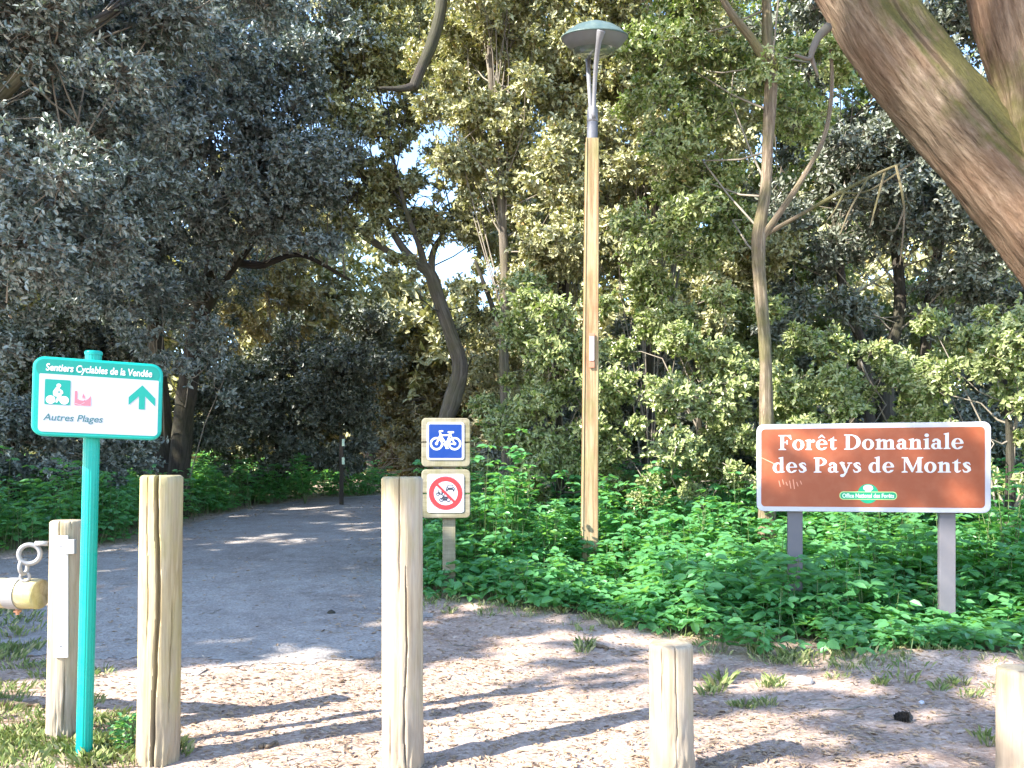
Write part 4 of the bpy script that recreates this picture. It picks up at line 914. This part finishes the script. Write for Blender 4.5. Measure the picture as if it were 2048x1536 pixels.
serif_line("lettering", "Forêt Domaniale", bX(1560), bX(1928), bZ(.297), .123, M['print_white'], pan, fy - .003)
serif_line("lettering", "des Pays de Monts", bX(1548), bX(1942), bZ(.556), .123, M['print_white'], pan, fy - .003)
# small office emblem
ez, ex = bZ(.815), bX(1741); ew = .114 / 463 * 0 + bw * 114 / 463
decal("emblem_disc", lambda X, Y: np.hypot(X - ex, Y - ez - .016) - .079, (ex - .09, ex + .09, ez - .08, ez + .11), 70, M['onf'], pan, fy - .003)
decal("emblem_bar_edge", lambda X, Y: RBox(X, Y, ex - ew / 2, ez - .033, ex + ew / 2, ez + .033, .03), (ex - ew / 2 - .01, ex + ew / 2 + .01, ez - .05, ez + .05), 110, M['onf_edge'], pan, fy - .004)
decal("emblem_bar", lambda X, Y: RBox(X, Y, ex - ew / 2 + .006, ez - .027, ex + ew / 2 - .006, ez + .027, .026), (ex - ew / 2, ex + ew / 2, ez - .05, ez + .05), 110, M['onf'], pan, fy - .005)
text("emblem_lettering", "Office National des Forêts", ew * .90, .034, M['onf_pale'], pan, ex - ew * .45, ez - .016, fy - .006, 0, .03)
decal("emblem_tree", lambda X, Y: U(Ell(X, Y, ex, ez + .066, .036, .022), Ell(X, Y, ex - .016, ez + .060, .020, .018), Ell(X, Y, ex + .018, ez + .060, .020, .018), Poly(X, Y, [(ex - .022, ez + .034), (ex + .022, ez + .034), (ex + .012, ez + .06), (ex - .012, ez + .06)])),
      (ex - .05, ex + .05, ez + .03, ez + .1), 60, M['print_white'], pan, fy - .0045)
decal("scratches", lambda X, Y: Line(X, Y, [(-.86, .09), (-.76, .04), (-.74, .02)], [.002, .004, .001]), (-.9, -.7, 0, .12), 90, NT("scuff").base((.60, .30, .20), .6).m, pan, fy - .0022)
sc_ = NT("scuff_pale").base((.56, .24, .15), .6).m
def scuff(X, Y):
    f = [Line(X, Y, [(-.71 + .028 * i, -.11 + .012 * math.sin(i * 2.1)), (-.70 + .028 * i, -.155 + .02 * math.sin(i * 1.3))], .004) for i in range(7)]
    return U(*f)
decal("scratches", scuff, (-.74, -.5, -.19, -.07), 90, sc_, pan, fy - .0022)

# ------------------------------------------------------------------ wooden panel with bicycle and no-vehicles signs
px0, py0 = -.66, 8.0; pz0 = gz(px0, py0)
rt = empty("path_rules_sign", (px0, py0, pz0), "wooden post carrying a blue bicycle plate above a red ringed no motor vehicles plate", "sign", None, R(4))
p = MB(); p.box((.03, .065, (1.86 - pz0 - .2) / 2), (.13, .07, 1.86 - pz0 + .2), .01); p.build("post", M['wood_panel'], rt)
def boards(zm, split):
    h = .488; w_ = .485
    slab("board", rrect(w_, h * (1 - split) - .005, .045, 7, (0, 1, 1, 0)), .056, M['wood_panel'], rt, (0, 0, zm + h / 2 - h * (1 - split) / 2 + .0015), .008)
    slab("board", rrect(w_, h * split - .005, .045, 7, (1, 0, 0, 1)), .056, M['wood_panel'], rt, (0, 0, zm - h / 2 + h * split / 2 - .0015), .008)
zt, zb = 1.625 - pz0, 1.113 - pz0
boards(zt, .5); boards(zb, .5)
ft = -.028
pl = slab("bicycle_plate", rrect(.372, .378, .03, 6), .008, M['frame_white'], rt, (-.003, ft - .0045, zt + .012), .002)
yy = ft - .0085
decal("blue_field", lambda X, Y: RBox(X, Y, -.166, -.168, .160, .168, .012), (-.19, .19, -.19, .19), 60, M['blue'], pl, yy - .0012, (-.003, zt + .012))
def bike(X, Y):
    x, y = X / .30, Y / .30
    t = .040
    g = U(Ring(x, y, -.30, -.11, .185, .065), Ring(x, y, .30, -.11, .185, .065), Line(x, y, [(-.30, -.11), (-.16, .19), (-.20, .30), (-.10, .31)], [t * .8, t * .8, t * .6, t * .6]),
          Line(x, y, [(-.17, .17), (.02, -.12)], t * .7), Line(x, y, [(-.17, .17), (.16, .17)], t * .6), Line(x, y, [(.02, -.12), (.18, .25)], t * .7), Line(x, y, [(.10, .27), (.25, .27)], t * .8),
          Line(x, y, [(.02, -.12), (.30, -.11), (.17, .17)], t * .6), np.hypot(x - .02, y + .13) - .085, Line(x, y, [(.02, -.12), (.02, -.26), (.08, -.26)], t * .55), np.hypot(x + .30, y + .11) - .05, np.hypot(x - .30, y + .11) - .05)
    return g * .30
decal("bicycle", bike, (-.16, .16, -.12, .12), 150, M['print_white'], pl, yy - .0022, (-.004, zt + .02))
pl = slab("no_vehicles_plate", rrect(.368, .385, .028, 6), .008, M['frame_white'], rt, (-.003, ft - .0045, zb + .004), .002)
L0 = (-.003, zb + .006)
decal("outline", lambda X, Y: Ring(X, Y, 0, 0, .1665, .004), (-.18, .18, -.18, .18), 110, M['black'], pl, yy - .001, L0)
decal("red_ring", lambda X, Y: U(Ring(X, Y, 0, 0, .141, .044), I(Seg(X, Y, -.10, .10, .10, -.10, .0125), np.hypot(X, Y) - .14)), (-.17, .17, -.17, .17), 120, M['red'], pl, yy - .0022, L0)
def vehicles(X, Y):
    x, y = (X - .045) / 1.3, (Y - .052) / 1.3
    car = D(U(D(Poly(x, y, [(-.027, .0), (-.019, .024), (.019, .024), (.027, .0)]), Poly(x, y, [(-.020, .003), (-.015, .019), (.015, .019), (.020, .003)])), RBox(x, y, -.034, -.016, .034, .004, .005), Box(x, y, -.032, -.027, -.019, -.01), Box(x, y, .019, -.027, .032, -.01)), U(np.hypot(x + .024, y + .005) - .0045, np.hypot(x - .024, y + .005) - .0045))
    x, y = (X + .052) / 1.2, (Y - .004) / 1.2
    mop = U(Ring(x, y, -.022, -.012, .012, .006), Ring(x, y, .022, -.012, .012, .006), Line(x, y, [(-.022, -.012), (-.012, .016), (-.018, .022)], .003), Line(x, y, [(-.012, .006), (-.004, -.010), (.016, -.010), (.016, .006)], .005), Line(x, y, [(.006, .008), (.026, .008)], .0045))
    x, y = (X + .008) / 1.3, (Y + .056) / 1.3
    mot = U(Ring(x, y, -.027, -.008, .013, .007), Ring(x, y, .027, -.008, .013, .007), Line(x, y, [(-.027, -.008), (-.016, .016), (-.006, .019)], .0032), Line(x, y, [(-.014, .010), (.008, .012), (.030, .008)], .007), Line(x, y, [(-.006, -.006), (.010, -.006)], .009))
    return U(car, mop, mot)
decal("vehicles", vehicles, (-.10, .10, -.09, .09), 150, M['black'], pl, yy - .0015, L0)
for s in (-1, 1):
    for q in (-1, 1):
        sc = MB(); sc.lathe([(.0055, 0), (.005, .002), (.001, .003)], 12, M=Matrix.Rotation(R(90), 3, 'X')); o = sc.build("screw", M['steel'], pl); o.location = (-.003 + s * .155, yy + .0004, zb + .004 + q * .165)

# ------------------------------------------------------------------ lamp post
lxp, lyp = .866, 9.0; lz0 = gz(lxp, lyp)
rt = empty("street_lamp", (lxp, lyp, lz0), "tall square wooden lamp post with a grey saucer lamp head", "street lamp")
wt = 1.3 + (HY - 280) / F * 9 - lz0
q = MB(); V = []; Fc = []; n = 24
for i in range(n + 1):
    t = i / n; z = -.3 + (wt + .3) * t; hw = .0945 - .021 * t; cx_ = .034 * t; c = .010
    for (sx, sy) in ((-1, -1), (1, -1), (1, 1), (-1, 1)):
        w1 = .0015 * mnoise.noise(Vector((sx, sy, z * 2)))
        a, b = (sx * hw + cx_ + w1, sy * (hw - c)), (sx * (hw - c) + cx_, sy * hw + w1)
        for pnt in ((a, b) if sx * sy < 0 else (b, a)): V.append((pnt[0], pnt[1], z))
for i in range(n):
    for k in range(8): Fc.append((i * 8 + k, i * 8 + (k + 1) % 8, (i + 1) * 8 + (k + 1) % 8, (i + 1) * 8 + k))
Fc.append(tuple(n * 8 + k for k in range(8))); q.add(V, Fc); q.build("post", M['wood_lamp'], rt)
zm = 1.3 + (HY - 700) / F * 9 - lz0
m_ = MB(); m_.box((.022, -.0905, zm - .02), (.062, .012, .385), .004); mk = m_.build("marker_backing", M['rust_stain'], rt)
m_ = MB(); m_.box((.022, -.101, zm), (.05, .012, .265), .003); m_.build("marker_plate", M['print_white'], rt)
cz = lambda py: 1.3 + (HY - py) / F * 9 - lz0
cx0 = .034
m_ = MB(); m_.lathe([(.062, cz(282)), (.060, cz(246)), (.055, cz(245))], 28, (cx0 + .004, 0, 0)); m_.build("sleeve", M['lamp_dark'], rt)
m_ = MB(); m_.lathe([(.056, cz(246)), (.066, cz(244)), (.066, cz(240)), (.062, cz(238)), (.062, cz(222)), (.052, cz(215)), (.001, cz(214))], 28, (cx0 + .006, 0, 0)); m_.build("collar", M['lamp_metal'], rt)
tilt = Matrix.Rotation(R(15.5), 3, 'X')
hc = Vector((cx0 + .028, 0, cz(76)))
for rows in ([(-.345, -.112, .06, .05), (-.325, -.16, .045, .04), (-.285, -.235, .030, .03), (-.205, -.36, .015, .027), (-.13, -.53, .006, .025), (-.075, -.72, 0, .024), (-.045, -.93, -.005, .028)],
             [(.345, .08, -.02, .055), (.34, -.02, -.03, .04), (.27, -.19, -.042, .027), (.17, -.40, -.042, .025), (.085, -.68, -.035, .024), (.045, -.93, -.022, .028)]):
    P = smooth_path([(hc.x - .012 + q3 * .8, q1, hc.z + q2, q4) for q1, q2, q3, q4 in rows], 30)
    m_ = MB(); m_.tube(P[:, :3], list(P[:, 3]), 14); m_.build("arm", M['lamp_metal'], rt)
m_ = MB(); m_.lathe([(.368, -.005), (.378, .0), (.376, .012), (.355, .020), (.30, .072), (.22, .118), (.12, .15), (.06, .168), (.001, .172)], 64, hc, tilt); m_.build("dome", M['lamp_dome'], rt)
m_ = MB(); m_.lathe([(.37, -.004), (.355, -.02), (.315, -.07), (.26, -.112), (.245, -.118)], 64, hc, tilt); m_.build("skirt", M['lamp_metal'], rt)
m_ = MB(); m_.lathe([(.247, -.117), (.225, -.155), (.16, -.185), (.08, -.198), (.001, -.20)], 64, hc, tilt); m_.build("bowl", M['lamp_glass'], rt)

# ------------------------------------------------------------------ barrier at the left: post, beam, chain
rx, ry = -2.205, 3.93; rz = gz(rx, ry); rh = 1.079 - rz
bp = bollard("barrier_post", "stout wooden barrier post with a white steel strip, behind the turquoise pole", "post", rx, ry, .0755, rh, (.019, 0), M['wood_pale'], 21.0, [(.5, .005, .012, .0, .42, .12), (.1, .003, .01, .5, 1.1, .12), (.75, .004, .012, .95, 1.1, .1)])
zz = lambda py: 1.3 + (HY - py) / F * 3.9 - rz
m_ = MB(); m_.box((.036, -.0805, (zz(1070) + zz(1310)) / 2), (.066, .008, zz(1070) - zz(1310)), .002)
st = m_.build("steel_strip", M['galv_white'], bp)
for z_ in (zz(1090), zz(1288)):
    sc = MB(); sc.lathe([(.005, 0), (.0045, .002), (.001, .003)], 10, M=Matrix.Rotation(R(90), 3, 'X')); o = sc.build("screw", M['steel'], st); o.location = (.036, -.0842, z_)
m_ = MB(); m_.box((.078, -.088, zz(1091)), (.062, .022, .07), .004); m_.box((.078, -.07, zz(1091)), (.02, .04, .02)); lt = m_.build("latch", M['galv'], bp)
m_ = MB(); m_.tube([(-.055, -.03, zz(1087)), (-.115, -.035, zz(1087))], .0125, 12); m_.torus((-.143, -.036, zz(1108)), .046, .0115, Matrix.Rotation(R(18), 3, 'Z'))
m_.build("eye_bolt", M['galv'], bp)
bmx, bmy, bmz = -2.315, 3.935, .715
yb = R(8)
dx, dy = -math.cos(yb), math.sin(yb)
rb = empty("barrier_beam", (bmx, bmy, bmz), "round horizontal barrier log hanging by its chain left of the barrier post", "barrier")
V = []; Q = []; sg = 72; ts = [0, .004, .012] + list(np.linspace(.05, 1.75, 40))
for i, t in enumerate([0] + ts):
    for k in range(sg):
        a = 2 * math.pi * k / sg; rr = .074 * (1 + .02 * mnoise.noise(Vector((math.cos(a), math.sin(a), t * 2 + 4)))) * ((.001, .92, .975, 1.0)[min(i, 3)])
        V.append((dx * t - dy * math.cos(a) * rr * -1 * 0 + dy * math.cos(a) * rr, dy * t - dx * math.cos(a) * rr, math.sin(a) * rr))
for i in range(len(ts)):
    for k in range(sg):
        k2 = (k + 1) % sg; Q.append((i * sg + k, i * sg + k2, (i + 1) * sg + k2, (i + 1) * sg + k))
o = link("log", mesh_np("log", V, Q, True), M['wood_beam'], rb)
import bmesh
def fixn(o):
    b = bmesh.new(); b.from_mesh(o.data); bmesh.ops.recalc_face_normals(b, faces=b.faces); b.to_mesh(o.data); b.free()
fixn(o)
try: o.data.set_sharp_from_angle(angle=R(40))
except Exception: pass
Mb = Matrix(((dx, dy, 0), (dy, -dx, 0), (0, 0, 1)))
V = []; Fc = []; sg = 40
for (t, r_) in ((.10, .0745), (.10, .0785), (.165, .0785), (.165, .0745)):
    for k in range(sg):
        a = 2 * math.pi * k / sg; V.append((dx * t + dy * math.cos(a) * r_, dy * t - dx * math.cos(a) * r_, math.sin(a) * r_))
for i in range(3):
    for k in range(sg): Fc.append((i * sg + k, i * sg + (k + 1) % sg, (i + 1) * sg + (k + 1) % sg, (i + 1) * sg + k))
m_ = MB(); m_.add(V, Fc, False); m_.build("strap", M['galv'], rb)
m_ = MB(); m_.lathe([(.011, -.075), (.011, -.083), (.02, -.083), (.02, -.092), (.010, -.094), (.010, -.105), (.001, -.106)], 6, (dx * .13, dy * .13, 0), smooth=False); m_.build("bolt", M['copper'], rb)
rc = empty("chain", (bmx + dx * .05, bmy, bmz + .08), "short galvanised chain joining barrier post to hanging log", "chain")
m_ = MB(); m_.torus((-.012, -.042, .058), .034, .0095, Matrix.Rotation(R(70), 3, 'Z') , 26, .62); m_.build("link", M['galv'], rc)
m_ = MB(); m_.torus((-.012, -.03, .008), .020, .008, Matrix.Rotation(R(10), 3, 'Z'), 22, 1.0); m_.build("shackle", M['galv'], rc)
bollard("barrier_post", "plain wooden post carrying the far end of the barrier log", "post", bmx + dx * 1.7, bmy + dy * 1.7, .07, .62, (0, 0), M['wood_pale'], 33.0, [])

# ------------------------------------------------------------------ far marker post, small things on the ground
mx_, my_ = at(683, 950, 18.3)[:2]; mz_ = gz(mx_, my_)
rt = empty("marker_post", (mx_, my_, mz_), "slim dark post with two small white plates beside the far path bend", "post")
m_ = MB(); m_.box((0, 0, .65), (.085, .085, 1.9), .012); m_.build("post", M['bark_dark'], rt)
for z_ in (1.42, 1.0):
    m_ = MB(); m_.box((.052, -.055, z_), (.06, .012, .16), .003); m_.build("plate", M['onf_pale'], rt)
def rock(name, label, cat, px, py, size, mat, seed, sq=.65):
    d = 2080.0 / (py - HY); x, y = (px - CX) / F * d, d
    V = []; Fc = []; a_, b_ = 14, 9
    for i in range(b_ + 1):
        for k in range(a_):
            u = math.pi * i / b_; v = 2 * math.pi * k / a_
            p = Vector((math.sin(u) * math.cos(v), math.sin(u) * math.sin(v), math.cos(u)))
            V.append(p * size * (1 + .32 * mnoise.noise(p * 1.7 + Vector((seed, 0, 0)))) * 1.0)
    for p in V: p.z *= sq
    for i in range(b_):
        for k in range(a_): Fc.append((i * a_ + k, i * a_ + (k + 1) % a_, (i + 1) * a_ + (k + 1) % a_, (i + 1) * a_ + k))
    m = MB(); m.add(V, Fc, True); o = m.build(name, mat); o.location = (x, y, gz(x, y) + size * sq * .45); return tag(o, label, cat)
rock("stone", "whitish stone at the edge of the green plants behind the short bollard", "stone", 1272, 1252, .055, M['frame_white'], 2, .55)
rock("stone", "small cream pebble on the bare ground before the pine cone", "stone", 1843, 1413, .016, M['frame_white'], 6, .8)
rock("stone", "brownish stone half sunk in bare earth under the forest sign", "stone", 1608, 1367, .06, M['stone'], 9, .5)
rock("stone", "dark flat stone in the grass by the foot of the cracked tall bollard", "stone", 257, 1497, .045, M['steel'], 12, .5)
rock("stone", "small dark stone lying alone on the shaded path", "stone", 662, 1240, .035, M['bark_dark'], 15, .6)
def cone_(px, py, label):
    d = 2080.0 / (py - HY); x, y = (px - CX) / F * d, d
    rt = empty("pine_cone", (x, y, gz(x, y) + .012), label, "pine cone", None, rot=(R(70), R(10), R(40)))
    O = []; A = []; N = []
    for i in range(70):
        t = i / 69; a = i * 2.4; r = .030 * math.sin(math.pi * (.12 + .80 * t)) ; zz_ = -.04 + .08 * t
        d_ = Vector((math.cos(a), math.sin(a), .55)).normalized(); O.append((math.cos(a) * r * .35, math.sin(a) * r * .35, zz_)); A.append(d_); N.append((-math.cos(a) * .5, -math.sin(a) * .5, .9))
    L = np.full(70, .028)
    V, Q = leaf_geo(np.array(O), np.array(A, float), np.array(N, float), L, L * .9)
    link("scales", mesh_np("scales", V, Q), M['twigdark'], rt)
    c = MB(); c.lathe([(.001, -.042), (.012, -.036), (.016, 0), (.010, .03), (.001, .045)], 12); c.build("core", M['twigdark'], rt)
cone_(1803, 1446, "dark pine cone lying on sunlit ground in the right foreground")
def stick(px0, py0, px1, py1, r, label, mat='twig'):
    d0 = 2080.0 / (py0 - HY); d1 = 2080.0 / (py1 - HY); a = Vector(((px0 - CX) / F * d0, d0, 0)); b = Vector(((px1 - CX) / F * d1, d1, 0)); P = []
    for i in range(12):
        p = a.lerp(b, i / 11); p.z = gz(p.x, p.y) + r * .8; p.y += .02 * math.sin(i * .9); P.append(p)
    m = MB(); m.tube(P, [r * (1 - .45 * i / 11) for i in range(12)], 8); o = m.build("fallen_branch", M[mat]); return tag(o, label, "branch")
stick(0, 1412, 80, 1417, .022, "pale fallen branch in the grass left of the barrier post", 'bark_light')
stick(520, 1500, 556, 1492, .012, "short broken stick on the sunlit ground between the tall bollards", 'bark_light')
stick(1640, 1425, 1750, 1420, .006, "thin dry twig lying before the bare earth under the sign")
stick(1180, 1290, 1215, 1297, .02, "short piece of branch on the shaded ground left of the low bollard", 'bark_light')
